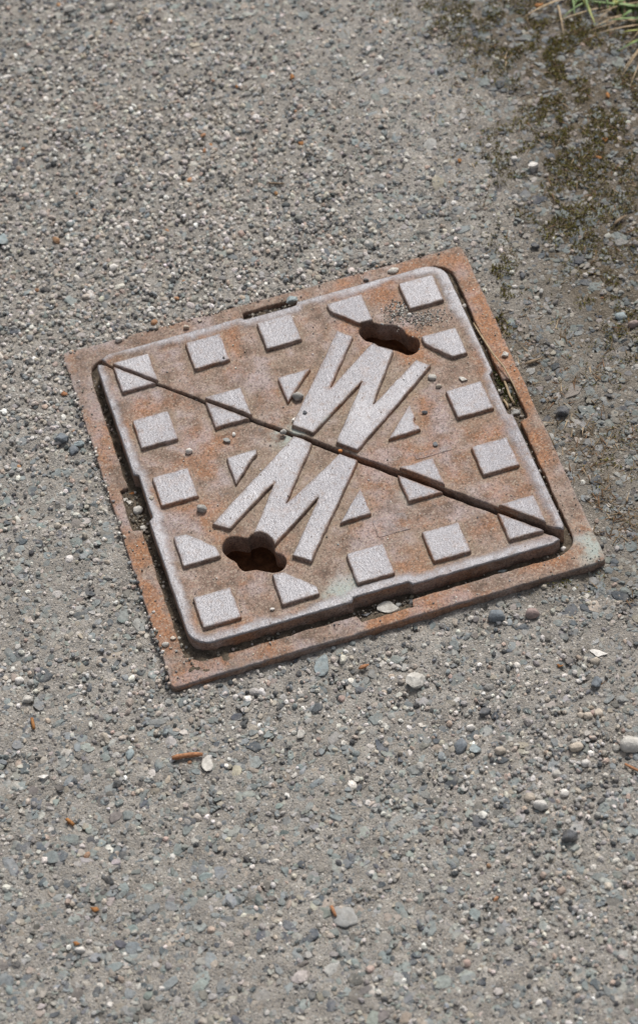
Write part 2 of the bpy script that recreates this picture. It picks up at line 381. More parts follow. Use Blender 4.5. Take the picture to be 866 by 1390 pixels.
def merge_stones(cen, size, Rm, shapes, cols, cut, flat):
    Vs, Fs, Cs, Sm = [], [], [], []; off = 0
    which = rng.integers(0, len(shapes), len(cen))
    for k, (V, Fc) in enumerate(shapes):
        ii = np.where(which == k)[0]
        if not len(ii): continue
        P = np.einsum('nij,nvj->nvi', Rm[ii], V[None] * size[ii][:, None, :])
        fz = P[:, :, 2][:, Fc].max(-1)                       # highest point of each face
        keep = fz > cut[ii][:, None]
        W = (P + cen[ii][:, None, :])
        fi = (Fc[None] + (np.arange(len(ii)) * len(V))[:, None, None])[keep]
        used = np.zeros(len(ii) * len(V), bool); used[fi.ravel()] = True
        mp = np.cumsum(used) - 1
        Vs.append(W.reshape(-1, 3)[used]); Fs.append(mp[fi] + off); off += used.sum()
        Cs.append(np.repeat(cols[ii], len(V), 0)[used]); Sm.append(np.full(len(fi), not flat))
    return np.concatenate(Vs), np.concatenate(Fs), np.concatenate(Cs), np.concatenate(Sm)
def rand_region(n, m=0.0):
    p = rng.uniform(P_LO, P_HI, n); q = rng.uniform(Q_LO, Q_HI, n)
    return p * E1[0] + q * E2[0], p * E1[1] + q * E2[1]
parts = []
def layer(n, dens, smin, smax, pw, pal, angular, flatz, tilt, proud, sub, flat, clear=0.0):
    n = int(n * (P_HI - P_LO) * (Q_HI - Q_LO) / 0.944)
    x, y = rand_region(n); keep = (rng.random(n) < dens(x, y))
    p_ = x * E1[0] + y * E1[1]; q_ = x * E2[0] + y * E2[1]
    edge = np.minimum.reduce([p_ - P_LO, P_HI - p_, q_ - Q_LO, Q_HI - q_]); keep &= edge > 0.07 * rng.random(n) * (0.3 + 1.4 * fbm(x, y, 0.04, 2, 2)) 
    s = smin + (smax - smin) * rng.random(n) ** pw
    keep &= sd_frame(x, y) > s * clear
    x, y, s = x[keep], y[keep], s[keep]; k = len(x)
    size = np.stack([s * rng.uniform(0.8, 1.25, k), s * rng.uniform(0.6, 0.95, k), s * rng.uniform(*flatz, k)], 1) * 0.5
    z = gz(x, y) + rng.uniform(proud[0], proud[1], k) + (proud[2] - 0.75) * size[:, 2] * 2 * 0.5
    cen = np.stack([x, y, z], 1)
    cc_ = pick_cols(pal, k) * (1 - 0.28 * np.clip(1.3 * soil_amount(x, y), 0, 1))[:, None]     # stones in the wet dirt strip are stained
    return cen, size, rotmats(k, tilt), cc_, sub, angular, flat
one = lambda x, y: np.ones_like(x)
soilf = lambda x, y: 1 - 0.45 * np.clip(1.4 * soil_amount(x, y), 0, 1)
dens_chip = lambda x, y: np.clip(0.55 + 0.3 * soil_amount(x, y) + 0.9 * (fbm(x, y, 0.05, 7, 3) - 0.5) - 0.35 * grit_amount(x, y) - 0.35 * blob(x, y, 640, 880, 0.09, 0.03) + 0.25 * blob(x, y, 240, 1180, 0.25, 0.15), 0.08, 1)
big = layer(13000, dens_chip, 0.0055, 0.0125, 1.7, PAL_CHIP, True, (0.35, 0.55), 0.13, (-0.0003, 0.0010, 0.0), 2, True, 0.45)
mid = layer(38000, lambda x, y: np.clip(0.65 * dens_chip(x, y) + 0.15, 0.1, 1), 0.0028, 0.0060, 1.2, PAL_CHIP + [((0.44, 0.415, 0.38), .12), ((0.34, 0.305, 0.26), .22)], True, (0.45, 0.8), 0.3, (-0.0003, 0.0009, 0.1), 2, True, 0.4)
grit = layer(74000, lambda x, y: np.clip(0.07 + 1.0 * grit_amount(x, y), 0, 1) * soilf(x, y), 0.0019, 0.0046, 1.3, PAL_GRIT, False, (0.65, 0.95), 0.6, (-0.0003, 0.0014, 0.6), 1, True, 0.3)
gr2 = layer(7000, lambda x, y: np.clip(0.03 + 0.9 * grit_amount(x, y), 0, 1), 0.0036, 0.0066, 1.8, PAL_GRIT, False, (0.65, 0.95), 0.6, (-0.0002, 0.0010, 0.5), 2, True, 0.3)
dust = layer(62000, lambda x, y: 0.25 + 0.5 * fbm(x, y, 0.03, 1, 2), 0.0009, 0.0021, 1.0, [((0.50, 0.465, 0.42), .14), ((0.38, 0.345, 0.30), .3), ((0.26, 0.25, 0.235), .3), ((0.10, 0.10, 0.10), .2)], False, (0.7, 1.0), 0.6, (-0.0002, 0.0005, 0.75), 1, True, 0.3)
# largest chips in view become stones of their own
flush = layer(64000, lambda x, y: np.clip(0.8 - 0.5 * grit_amount(x, y), 0.1, 1) * (1 - 0.1 * soil_amount(x, y)), 0.0025, 0.0075, 1.5, [((0.215, 0.228, 0.224), .4), ((0.27, 0.27, 0.255), .25), ((0.33, 0.305, 0.27), .25), ((0.12, 0.125, 0.13), .15)], True, (0.3, 0.5), 0.16, (-0.0004, 0.0004, 0.0), 1, True, 0.4)
cen, size, Rm, cols, *_ = big
uu, vv = project(cen); inv = (uu > 8) & (uu < 858) & (vv > 8) & (vv < 1382)
order = np.argsort(-(size[:, 0] * size[:, 1]) * inv)[:300]
rest = np.ones(len(cen), bool); rest[order] = False
stone_meshes = []
for k in range(12):
    V, Fc = SH[(2, True)][k]
    me = bpy.data.meshes.new('stone'); me.from_pydata(V.tolist(), [], Fc.tolist()); me.materials.append(M_stone); stone_meshes.append(me)
for n_, i in enumerate(order):
    o = bpy.data.objects.new('stone', stone_meshes[n_ % 12]); COL.objects.link(o); o.parent = ground
    R4 = Matrix(Rm[i].tolist()).to_4x4()
    o.matrix_world = Matrix.Translation(Vector(cen[i])) @ R4 @ Matrix.Diagonal((*size[i], 1.0))
    o.color = (*cols[i], 1.0)
Vs, Fs, Cs, Sm = [], [], [], []; off = 0
for L_ in (tuple(a[rest] if isinstance(a, np.ndarray) else a for a in big), mid, flush, grit, gr2, dust):
    cen, size, Rm, cols, sub, ang, flat = L_
    V, Fx, C, S = merge_stones(cen, size, Rm, SH[(sub, ang)], cols, np.maximum(-0.3 * size[:, 2], gz(cen[:, 0], cen[:, 1]) - 0.0009 - cen[:, 2]), flat)
    Vs.append(V); Fs.append(Fx + off); Cs.append(C); Sm.append(S); off += len(V)
agg = mesh_from('aggregate', np.concatenate(Vs), np.concatenate(Fs), M_agg, ground, np.concatenate(Sm), None, np.concatenate(Cs))
tag(agg, 'smaller stone chips and pale grit set in the asphalt', kind='stuff')

# ------------------------------------------------------------------ cast iron: plates from outlines
def resample(poly, step, jit=0.0, closed=True, seed=0):
    r = np.random.default_rng(seed); P = np.asarray(poly, float); out = []
    n = len(P)
    for i in range(n if closed else n - 1):
        a, b = P[i], P[(i + 1) % n]; L = np.linalg.norm(b - a); k = max(1, int(round(L / step)))
        for j in range(k): out.append(a + (b - a) * j / k)
    out = np.array(out)
    if jit:
        nn = fbm(out[:, 0] * 1.0 + seed * 3.1, out[:, 1] + seed * 1.7, 0.006, seed, 2) - 0.5
        t = np.roll(out, -1, 0) - np.roll(out, 1, 0); t /= np.linalg.norm(t, axis=1)[:, None] + 1e-12
        out = out + np.stack([t[:, 1], -t[:, 0]], 1) * nn[:, None] * 2 * jit
    return out
def round_corners(poly, r, seg=3):
    P = np.asarray(poly, float); n = len(P); out = []
    for i in range(n):
        a, b, c = P[i - 1], P[i], P[(i + 1) % n]
        d1 = a - b; d2 = c - b; l1 = np.linalg.norm(d1); l2 = np.linalg.norm(d2); rr = min(r, 0.4 * l1, 0.4 * l2)
        p1 = b + d1 / l1 * rr; p2 = b + d2 / l2 * rr
        for t in np.linspace(0, 1, seg + 1): out.append((1 - t) ** 2 * p1 + 2 * t * (1 - t) * b + t * t * p2)
    return np.array(out)
def inside(P, poly):
    x, y = P[:, 0], P[:, 1]; r = np.zeros(len(P), bool); n = len(poly); j = n - 1
    for i in range(n):
        xi, yi = poly[i]; xj, yj = poly[j]
        c = ((yi > y) != (yj > y)) & (x < (xj - xi) * (y - yi) / (yj - yi + 1e-18) + xi); r ^= c; j = i
    return r
def dist_loop(P, poly):
    A = poly; B = np.roll(poly, -1, 0); best = np.full(len(P), 1e9)
    for a, b in zip(A, B):
        ab = b - a; t = np.clip(((P - a) @ ab) / (ab @ ab + 1e-18), 0, 1); best = np.minimum(best, np.linalg.norm(P - a - t[:, None] * ab, axis=1))
    return best
def ccw(P):
    a = np.sum(P[:, 0] * np.roll(P[:, 1], -1) - np.roll(P[:, 0], -1) * P[:, 1]); return P if a > 0 else P[::-1]
def slab(name, outer, holes, ztop, zbot, bevel, spacing, parent, mat, draft=0.0, topfn=None, attrfn=None, jit=0.0, hole_walls=True, seed=1):
    """solid from an outline: tessellated top with rounded edge, side walls down to zbot (with draft)"""
    outer = ccw(np.asarray(outer, float)); loops = [outer] + [ccw(np.asarray(h, float)) for h in holes]
    pts = []; edges = []; base = 0; alll = np.concatenate(loops)
    for lp in loops:
        n = len(lp); pts.append(lp); edges += [(base + i, base + (i + 1) % n) for i in range(n)]; base += n
    nb = base
    def okd(Q, dmin):
        m_ = inside(Q, outer)
        for h in loops[1:]: m_ &= ~inside(Q, h)
        dd = np.full(len(Q), 1e9)
        for lp in loops: dd = np.minimum(dd, dist_loop(Q, lp))
        return m_ & (dd > dmin)
    for fr in (0.3, 0.65, 1.0):
        for li, lp in enumerate(loops):
            t = np.roll(lp, -1, 0) - np.roll(lp, 1, 0); t /= np.linalg.norm(t, axis=1)[:, None] + 1e-12
            nrm = np.stack([-t[:, 1], t[:, 0]], 1) * (1 if li == 0 else -1)
            Q = lp + nrm * bevel * fr; pts.append(Q[okd(Q, bevel * fr * 0.85)])
    lo, hi = outer.min(0), outer.max(0)
    gx, gy = np.meshgrid(np.arange(lo[0], hi[0], spacing), np.arange(lo[1], hi[1], spacing))
    Q = np.stack([gx.ravel(), gy.ravel()], 1); Q = Q + np.random.default_rng(seed).uniform(-0.3, 0.3, Q.shape) * spacing
    pts.append(Q[okd(Q, bevel + spacing * 0.35)])
    A = np.concatenate(pts)
    res = delaunay_2d_cdt([Vector(p) for p in A], edges, [], 0, 1e-7)
    P2 = np.array([tuple(v) for v in res[0]]); T = np.array([t for t in res[2] if len(t) == 3])
    cc = P2[T].mean(1); ok = inside(cc, outer)
    for h in loops[1:]: ok &= ~inside(cc, h)
    T = T[ok]
    a_ = P2[T]; ar = (a_[:, 1, 0] - a_[:, 0, 0]) * (a_[:, 2, 1] - a_[:, 0, 1]) - (a_[:, 2, 0] - a_[:, 0, 0]) * (a_[:, 1, 1] - a_[:, 0, 1])
    T[ar < 0] = T[ar < 0][:, ::-1]
    dd = np.full(len(P2), 1e9)
    for lp in loops: dd = np.minimum(dd, dist_loop(P2, lp))
    tt = np.clip(1 - dd / bevel, 0, 1); z = ztop - bevel * (1 - np.sqrt(np.maximum(0, 1 - tt * tt)))
    if topfn is not None: z = z + topfn(P2, dd)
    V = [np.c_[P2, z]]; Fc = [T]; nv = len(P2)
    att = attrfn(P2, dd) if attrfn else {}
    att = {k: list(v) for k, v in att.items()}
    # walls
    lookup = {}
    key = lambda p: (round(p[0] * 1e6), round(p[1] * 1e6))
    for i, p in enumerate(P2): lookup[key(p)] = i
    for li, lp in enumerate(loops):
        if li > 0 and not hole_walls: continue
        ids = []
        for p in lp:
            k = lookup.get(key(p))
            if k is None: k = int(np.argmin(np.sum((P2 - p) ** 2, 1)))
            ids.append(k)
        t = np.roll(lp, -1, 0) - np.roll(lp, 1, 0); t /= np.linalg.norm(t, axis=1)[:, None] + 1e-12
        nrm = np.stack([t[:, 1], -t[:, 0]], 1) * (1 if li == 0 else -1)
        n = len(lp); prev = np.array(ids); zt = z[prev]
        levels = [0.06, 0.5, 1.0]
        for f_ in levels:
            wob = (fbm(lp[:, 0] * 1.3 + f_, lp[:, 1] * 1.3, 0.005, 2 + seed, 2) - 0.5) * 0.0008 * (f_ > 0.1)
            q = lp + nrm * (draft * f_ + wob)[:, None]
            V.append(np.c_[q, zt * (1 - f_) + zbot * f_]); cur = nv + np.arange(n); nv += n
            nx = np.roll(prev, -1); cx = np.roll(cur, -1)
            if li == 0: Fc.append(np.stack([prev, cur, cx], 1)); Fc.append(np.stack([prev, cx, nx], 1))
            else: Fc.append(np.stack([prev, cx, cur], 1)); Fc.append(np.stack([prev, nx, cx], 1))
            for k in att: att[k] += [0.0 if k != 'wear' else (0.16 if f_ < 0.1 else -0.05)] * n  # walls get no dust: tops collect it, and shade is put into wall colour
            prev = cur
    return mesh_from(name, np.concatenate(V), np.concatenate(Fc), mat, parent, True, {k: np.array(v) for k, v in att.items()})

MM = 0.001
def arc(cx, cy, r, a0, a1, n=7): return [(cx + r * math.cos(a), cy + r * math.sin(a)) for a in np.linspace(a0, a1, n)]
PI = math.pi

# ---- frame: cast ring with four lifting slots
frame = empty('manhole_surround', (0, 0, -0.03))
tag(frame, 'square rusty cast iron frame set into the asphalt around the cover', 'manhole frame')
I_, S_, W_, Rr = 136.0, 142.0, 19.5, 14
def inner_loop():
    L = []
    for k in range(4):
        c, s = [(1, 0), (0, 1), (-1, 0), (0, -1)][k]
        rot = lambda p: (c * p[0] - s * p[1], s * p[0] + c * p[1])
        side = [(I_, -I_ + Rr), (I_, -W_), (S_, -W_ + 1.5), (S_, W_ - 1.5), (I_, W_)] + arc(I_ - Rr, I_ - Rr, Rr, 0, PI / 2, 6)
        L += [rot(p) for p in side]
    return np.array(L) * MM
fo = resample(round_corners(OUT, 0.004), 0.003, 0.0005, seed=3)
fi = resample(inner_loop(), 0.003, 0.0007, seed=4)
def ring_top(P, dd): return (fbm(P[:, 0], P[:, 1], 0.03, 1, 3) - 0.5) * 0.0014 + (fbm(P[:, 0], P[:, 1], 0.004, 5, 2) - 0.5) * 0.0006
def ring_attr(P, dd):
    de = np.minimum(dist_loop(P, fo), 1)
    x, y = P[:, 0], P[:, 1]
    bl = np.exp(-(((x - 0.146) / 0.012) ** 2 + ((y + 0.138) / 0.022) ** 2)) + 0.0 * x
    orange = 1.0 * np.exp(-(((x - 0.143) / 0.02) ** 2 + ((y - 0.04) / 0.08) ** 2)) + 1.0 * np.exp(-(((x + 0.143) / 0.02) ** 2 + ((y + 0.08) / 0.07) ** 2)) + 0.05 + 0.5 * np.exp(-(((x - 0.02) / 0.09) ** 2 + ((y + 0.143) / 0.02) ** 2))
    wear = 0.10 + 0.36 * np.exp(-de / 0.0012) + 0.18 * (fbm(x, y, 0.05, 3, 2) - 0.5)
    wear = wear + 0.16 * np.exp(-(((x + 0.14) / 0.05) ** 2 + ((y - 0.14) / 0.06) ** 2)) + 0.14 * np.exp(-(((x + 0.13) / 0.05) ** 2 + ((y + 0.142) / 0.02) ** 2))
    return {'wear': wear, 'dirt': np.clip(0.2 * np.exp(-dd / 0.004) + 0.02, 0, 1), 'orange': orange, 'bloom': np.clip(bl, 0, 1), 'dust': 1 + 0 * x}
slab('rim', fo, [fi], 0.03, 0.0, 0.0011, 0.0028, frame, M_iron, 0.0004, ring_top, ring_attr, seed=3)
# seat the cover rests on
seat_o = resample(np.array([(-140, -140), (140, -140), (140, 140), (-140, 140)]) * MM, 0.01)
seat_i = resample(np.array([(-118, -118), (118, -118), (118, 118), (-118, 118)]) * MM, 0.01)
slab('seat', seat_o, [seat_i], 0.012, 0.001, 0.001, 0.01, frame, M_iron, 0, None, lambda P, dd: {'wear': 0 * dd, 'dirt': 0 * dd + .6, 'orange': 0 * dd, 'bloom': 0 * dd, 'dust': 1 + 0 * dd})

# ---- the two cover halves
BASE = 18.0                                             # local height of the pad tops above the half's base (mm)
RIM_Z, REC_Z = BASE - 2.3, BASE - 3.3
CV, CN, CW, CR = 130.0, 127.0, 20.5, 15.0
def pad_poly(i, j, s=26.2):
    cx, cy = (i - 2) * 53.0, (j - 2) * 53.0; h = s / 2
    return np.array([(cx - h, cy - h), (cx + h, cy - h), (cx + h, cy + h), (cx - h, cy + h)])
def clip_half(poly, a, b, c):                           # keep a x + b y >= c
    out = []; n = len(poly)
    for i in range(n):
        p, q = poly[i], poly[(i + 1) % n]; dp = a * p[0] + b * p[1] - c; dq = a * q[0] + b * q[1] - c
        if dp >= 0: out.append(p)
        if dp * dq < 0: t = dp / (dp - dq); out.append(p + (q - p) * t)
    return np.array(out)
W_POLY = [(38.6, 92.1), (47.5, 82.7), (18.3, 43.4), (56.4, 71.2), (59.6, 72.0), (61.8, 68.2), (66.3, 64.2), (70.3, 60.6), (41.8, 18.6), (82.4, 47.0), (91.0, 38.6), (19.4, -15.8), (7.3, -4.2), (41.0, 41.4), (-4.6, 8.9), (-16.8, 20.6)]
M_POLY = [(-17.0, 15.0), (-6.6, 4.4), (-38.8, -39.7), (8.2, -10.6), (18.3, -20.6), (-36.6, -91.2), (-47.1, -82.0), (-16.4, -41.7), (-55.6, -69.9), (-55.9, -65.0), (-58.2, -60.0), (-62.0, -56.0), (-66.3, -55.6), (-40.5, -19.0), (-80.5, -47.2), (-90.8, -39.0)]
HOLE_U = [(53.7, 88.8), (57.7, 93.3), (64.2, 93.9), (71.3, 88.3), (79.2, 85.3), (83.4, 78.7), (84.7, 73.1), (90.0, 67.9), (90.2, 61.9), (86.0, 55.9), (79.6, 55.3), (75.4, 59.8), (71.5, 63.4), (66.0, 65.6), (61.2, 71.1), (59.1, 75.9), (55.5, 78.5), (53.4, 83.9)]
HOLE_L = [(-89.4, -57.9), (-84.8, -52.0), (-78.2, -52.1), (-71.1, -56.4), (-67.6, -54.4), (-61.7, -54.6), (-57.1, -59.6), (-55.5, -66.1), (-56.4, -73.3), (-52.0, -78.5), (-52.2, -84.4), (-56.2, -88.9), (-62.2, -89.0), (-69.3, -85.0), (-73.4, -82.8), (-80.1, -81.5), (-83.0, -77.2), (-84.0, -72.4), (-88.6, -65.6)]
def cr_loop(P, n=4):                                    # closed Catmull-Rom smoothing
    P = np.asarray(P, float); out = []; k = len(P)
    for i in range(k):
        a, b, c, d_ = P[i - 1], P[i], P[(i + 1) % k], P[(i + 2) % k]
        for t in np.arange(n) / n: out.append(0.5 * ((2 * b) + (-a + c) * t + (2 * a - 5 * b + 4 * c - d_) * t * t + (-a + 3 * b - 3 * c + d_) * t ** 3))
    return np.array(out)

def build_half(upper):
    if upper: z0, ax, by, ox, oy, rot = 0.0130, -0.00887, -0.01417, 0.00046, 0.00094, 0.00512
    else: z0, ax, by, ox, oy, rot = 0.0102, -0.01334, -0.00583, -0.00033, -0.00040, 0.00294
    root = empty('cover_half', (ox, oy, z0 - BASE * MM), (math.atan(by), -math.atan(ax), rot))
    sg = 1 if upper else -1
    cut = lambda s: (-1.4 + 2.6 * sstep(-100, 90, s) - 0.3 * sstep(100, 200, s)) if upper else (-1.0 - 0.4 * sstep(0, 180, s))   # x + y on the cut edge
    # outline: two sides of the rounded square with mid-side notches, closed along the diagonal cut
    side = []
    def sq(p): side.append((sg * p[0], sg * p[1]))
    x0 = 128.6
    sq((x0, -x0 + 3)); sq((CV, -x0 + 7)); sq((CV, -CW - 1)); sq((CN, -CW + 1)); sq((CN, CW - 2.5)); sq((CV, CW))
    for p in arc(CV - CR, CV - CR, CR, 0, PI / 2, 8): sq(p)
    sq((CW, CV)); sq((CW - 2, CN)); sq((-CW + 1, CN)); sq((-CW - 1, CV)); sq((-x0 + 9, CV)); sq((-x0 + 3, x0 - 1.0))
    perim = np.array(side)
    s_a = (perim[-1][0] - perim[-1][1]); s_b = (perim[0][0] - perim[0][1])
    diag = []
    for s in np.linspace(s_a, s_b, 60):
        t = cut(s) + 3.0 * (float(fbm(np.array([s]), np.array([7.0]), 16.0, 3, 4)[0]) - 0.5); diag.append(((s + t) / 2, (t - s) / 2))
    # drop the tips that would cross the cut line
    outline = np.concatenate([perim, np.array(diag)[1:-1]])
    outline = resample(outline * MM, 0.0024, 0.00022, seed=5 + upper)
    hole = resample(cr_loop(np.array(HOLE_U if upper else HOLE_L)) * MM, 0.0012, 0.0003, seed=9)
    hole_r = hole
    # raised shapes
    shapes = []
    full = [(1, 4), (2, 4), (4, 4), (4, 2), (4, 1)] if upper else [(0, 3), (0, 2), (0, 0), (2, 0), (3, 0)]
    for i, j in full: shapes.append(('pad', pad_poly(i, j)))
    for i, j in ((0, 4), (1, 3), (3, 1), (4, 0)):
        P = pad_poly(i, j); sc_ = ((i - 2) - (j - 2)) * 53.0; c = cut(sc_)
        P = clip_half(P, 1, 1, c + 0.2) if upper else clip_half(P, -1, -1, -c + 0.2)
        shapes.append(('pad', P))
    if upper:
        shapes += [('pad', np.array([(39.2, 118.8), (39.0, 111.5), (55.5, 93.0), (65.8, 93.0), (65.6, 118.8)])),
                   ('pad', np.array([(92.6, 66.0), (92.6, 58.6), (107.2, 40.2), (118.6, 40.2), (118.4, 65.6)])),
                   ('pad', np.array([(-13.4, 65.2), (-13.2, 41.2), (10.8, 65.6)])),
                   ('pad', np.array([(65.8, 10.4), (41.8, -14.2), (66.2, -13.6), (65.6, -9.6), (63.4, -7.0), (64.2, -3.0), (65.9, -1.5)])),
                   ('letter', np.array(W_POLY))]
    else:
        shapes += [('pad', np.array([(-64.4, -92.4), (-64.8, -118.6), (-39.2, -118.2), (-38.7, -111.6), (-56.4, -93.0)])),
                   ('pad', np.array([(-118.0, -40.2), (-118.5, -66.8), (-92.2, -66.6), (-92.8, -58.4), (-108.8, -41.2)])),
                   ('pad', np.array([(-66.1, 12.2), (-66.2, -12.2), (-48.0, 6.4), (-45.5, 7.5), (-44.0, 12.6)])),
                   ('pad', np.array([(13.2, -42.8), (-9.6, -67.6), (13.1, -66.6)])),
                   ('letter', np.array(M_POLY))]
    polys = [ccw(p) * MM for _, p in shapes]
    pl = ccw(np.array(perim)) * MM
    def dperim(P):
        best = np.full(len(P), 1e9); A = np.array(side) * MM
        for a, b in zip(A[:-1], A[1:]):
            ab = b - a; t = np.clip(((P - a) @ ab) / (ab @ ab), 0, 1); best = np.minimum(best, np.linalg.norm(P - a - t[:, None] * ab, axis=1))
        return best
    def top(P, dd):
        r = sstep(0.0095, 0.0040, dperim(P))
        return (RIM_Z - REC_Z) * MM * r + (fbm(P[:, 0], P[:, 1], 0.02, 2, 3) - 0.5) * 0.0009 * (1 - 0.6 * r) + (fbm(P[:, 0], P[:, 1], 0.003, 4, 2) - 0.5) * 0.0005
    def attr(P, dd):
        dp = dperim(P); x, y = P[:, 0], P[:, 1]
        n = fbm(x, y, 0.03, 6, 3)
        wear = 0.74 * sstep(0.0095, 0.0025, dp + (n - 0.5) * 0.009)
        wear = wear + 0.22 * (fbm(x, y, 0.045, 3, 2) - 0.5) + 0.12
        dpad = np.full(len(P), 1e9)
        for q in polys: dpad = np.minimum(dpad, dist_loop(P, q))
        # sand lies mostly in the grooves of the letter
        dirt = 0.85 * np.exp(-dpad / 0.0026) * (1 - 0.8 * sstep(0.010, 0.005, dp)) + 0.30 * sstep(0.55, 0.75, fbm(x, y, 0.02, 1, 3))
        dirt = dirt + 0.38 * np.exp(-(((x - (0.03 * sg)) / 0.05) ** 2 + ((y - 0.03 * sg) / 0.05) ** 2))
        dirt = dirt * (1 - 0.75 * np.exp(-(((x - sg * 0.075) / 0.028) ** 2 + ((y - sg * 0.08) / 0.028) ** 2)))
        dh = dist_loop(P, hole_r)
        orange = 0.55 * np.exp(-dh / 0.010) + 0.25 * (fbm(x, y, 0.06, 5, 2) - 0.5)
        bl = 0 * x
        for (bx, by_, br) in ([(-0.012, 0.0185, 0.008)] if upper else [(-0.022, 0.019, 0.010), (-0.025, -0.123, 0.014), (0.05, -0.055, 0.010), (-0.005, -0.115, 0.008)]):
            bl = bl + np.exp(-(((x - bx) / br) ** 2 + ((y - by_) / br) ** 2))
        return {'wear': wear, 'dirt': np.clip(dirt, 0, 1), 'orange': orange, 'bloom': np.clip(bl * 1.1, 0, 1), 'dust': 1 + 0 * x}
    slab('plate', outline, [hole], REC_Z * MM, -2.0 * MM, 0.0011, 0.0021, root, M_iron, 0.0, top, attr, seed=11 + upper)
    # raised pads and the letter
    def pattr(P, dd):
        x, y = P[:, 0], P[:, 1]
        bl = np.exp(-(((x - 0.012) / 0.02) ** 2 + ((y - 0.02) / 0.02) ** 2)) * 0.6 if upper else 0 * x
        return {'wear': 0.22 + 0.80 * sstep(0.0, 0.0017, dd) - 0.20 * (fbm(x, y, 0.02, 2, 2) - 0.5), 'dirt': 0 * x, 'orange': 0 * x, 'bloom': bl, 'dust': 1 + 0 * x}
    for k, ((nm, _), P) in enumerate(zip(shapes, polys)):
        Q = resample(round_corners(P, 0.0011 if nm == 'pad' else 0.0008, 2), 0.0014, 0.00040, seed=20 + k + 17 * upper)
        c0 = P.mean(0)
        slab(nm, Q, [], BASE * MM, (REC_Z - 0.6) * MM, 0.0010, 0.0026, root, M_iron, 0.0004,
             lambda P_, dd: (fbm(P_[:, 0], P_[:, 1], 0.012, 4, 2) - 0.5) * 0.0005, pattr, seed=30 + k)
    # keyhole pocket: walls and floor
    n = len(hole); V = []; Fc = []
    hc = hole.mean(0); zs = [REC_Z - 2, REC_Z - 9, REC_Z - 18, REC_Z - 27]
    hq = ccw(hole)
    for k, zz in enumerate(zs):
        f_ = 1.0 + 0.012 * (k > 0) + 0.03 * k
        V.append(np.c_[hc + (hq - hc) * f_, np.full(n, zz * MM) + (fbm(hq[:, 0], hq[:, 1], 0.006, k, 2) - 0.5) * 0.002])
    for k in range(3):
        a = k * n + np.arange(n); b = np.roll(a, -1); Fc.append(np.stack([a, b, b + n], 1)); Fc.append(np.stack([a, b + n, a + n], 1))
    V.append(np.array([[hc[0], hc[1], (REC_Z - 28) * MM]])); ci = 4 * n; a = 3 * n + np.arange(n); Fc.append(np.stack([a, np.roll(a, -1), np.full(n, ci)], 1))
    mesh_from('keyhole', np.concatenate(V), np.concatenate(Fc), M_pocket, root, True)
    # small worn cast plaque, its marks no longer readable
    if upper: pc, pw, ph = (68.0, -33.5), 26, 5.0; ang = 0.02
    else: pc, pw, ph = (23.5, -78.5), 23, 15; ang = 0.0
    P = np.array([(-pw / 2, -ph / 2), (pw / 2, -ph / 2), (pw / 2, ph / 2), (-pw / 2, ph / 2)]) + np.array(pc)
    slab('plaque', resample(round_corners(P * MM, 0.0015), 0.0015, 0.0003, seed=7), [], (REC_Z + 0.45) * MM, (REC_Z - 0.5) * MM, 0.0003, 0.0012, root, M_iron, 0.0002,
         lambda P_, dd: (fbm(P_[:, 0], P_[:, 1], 0.0025, 3, 2) - 0.5) * 0.0009 * (dd > 0.0015), lambda P_, dd: {'wear': 0.30 + 0.12 * sstep(0.002, 0.0, dd), 'dirt': 0.1 + 0 * dd, 'orange': 0.1 + 0 * dd, 'bloom': 0 * dd, 'dust': 1 + 0 * dd}, seed=8)
    return root
hu = build_half(True); hl = build_half(False)
tag(hu, 'triangular cast iron cover half with raised letter W, worn pads and scalloped keyhole', 'cover', 'halves of the access cover')
tag(hl, 'triangular cast iron cover half with raised letter M, worn pads and scalloped keyhole', 'cover', 'halves of the access cover')
PLU = (0.0130, -0.00887, -0.01417); PLL = (0.0102, -0.01334, -0.00583)

# ---- dirt packed into the gap, the slots and the crack
g = np.arange(-0.146, 0.1461, 0.0015); X, Y = np.meshgrid(g, g, indexing='ij')
ring_d = np.maximum(np.abs(X), np.abs(Y)); crack = np.abs(X + Y) / 1.414
zf = -0.0045 + 0.0040 * np.exp(-((X + 0.11) / 0.07) ** 2 - ((Y + 0.13) / 0.05) ** 2) + (fbm(X, Y, 0.03, 4, 2) - 0.5) * 0.004 + (fbm(X, Y, 0.005, 1, 3) - 0.5) * 0.004
slotm = sstep(0.137, 0.140, ring_d) * (np.minimum(np.abs(X), np.abs(Y)) < 0.022)
zf = zf + 0.0008 * slotm
zf = np.where(((X < 0) & (np.abs(X) > 0.13) & (np.abs(Y) < 0.125) & (Y > -0.05)), zf - 0.0002, zf)
zc = 0.0052 - 0.0085 * sstep(-0.16, 0.12, X - Y) + (fbm(X, Y, 0.02, 2, 3) - 0.5) * 0.004 + (fbm(X, Y, 0.004, 1, 2) - 0.5) * 0.002
vis_ring = ring_d > 0.122; vis_crack = crack < 0.006
zf = np.where(vis_ring, zf, np.where(vis_crack, zc, -0.055))
idx = np.arange(X.size).reshape(X.shape)
F = np.stack([idx[:-1, :-1], idx[1:, :-1], idx[1:, 1:], idx[:-1, 1:]], -1).reshape(-1, 4)
fill = mesh_from('dirt', np.stack([X, Y, zf], -1).reshape(-1, 3), F, M_dirt, None, True)
tag(fill, 'dark earth packed in the gap between cover and frame', 'dirt', kind='stuff')

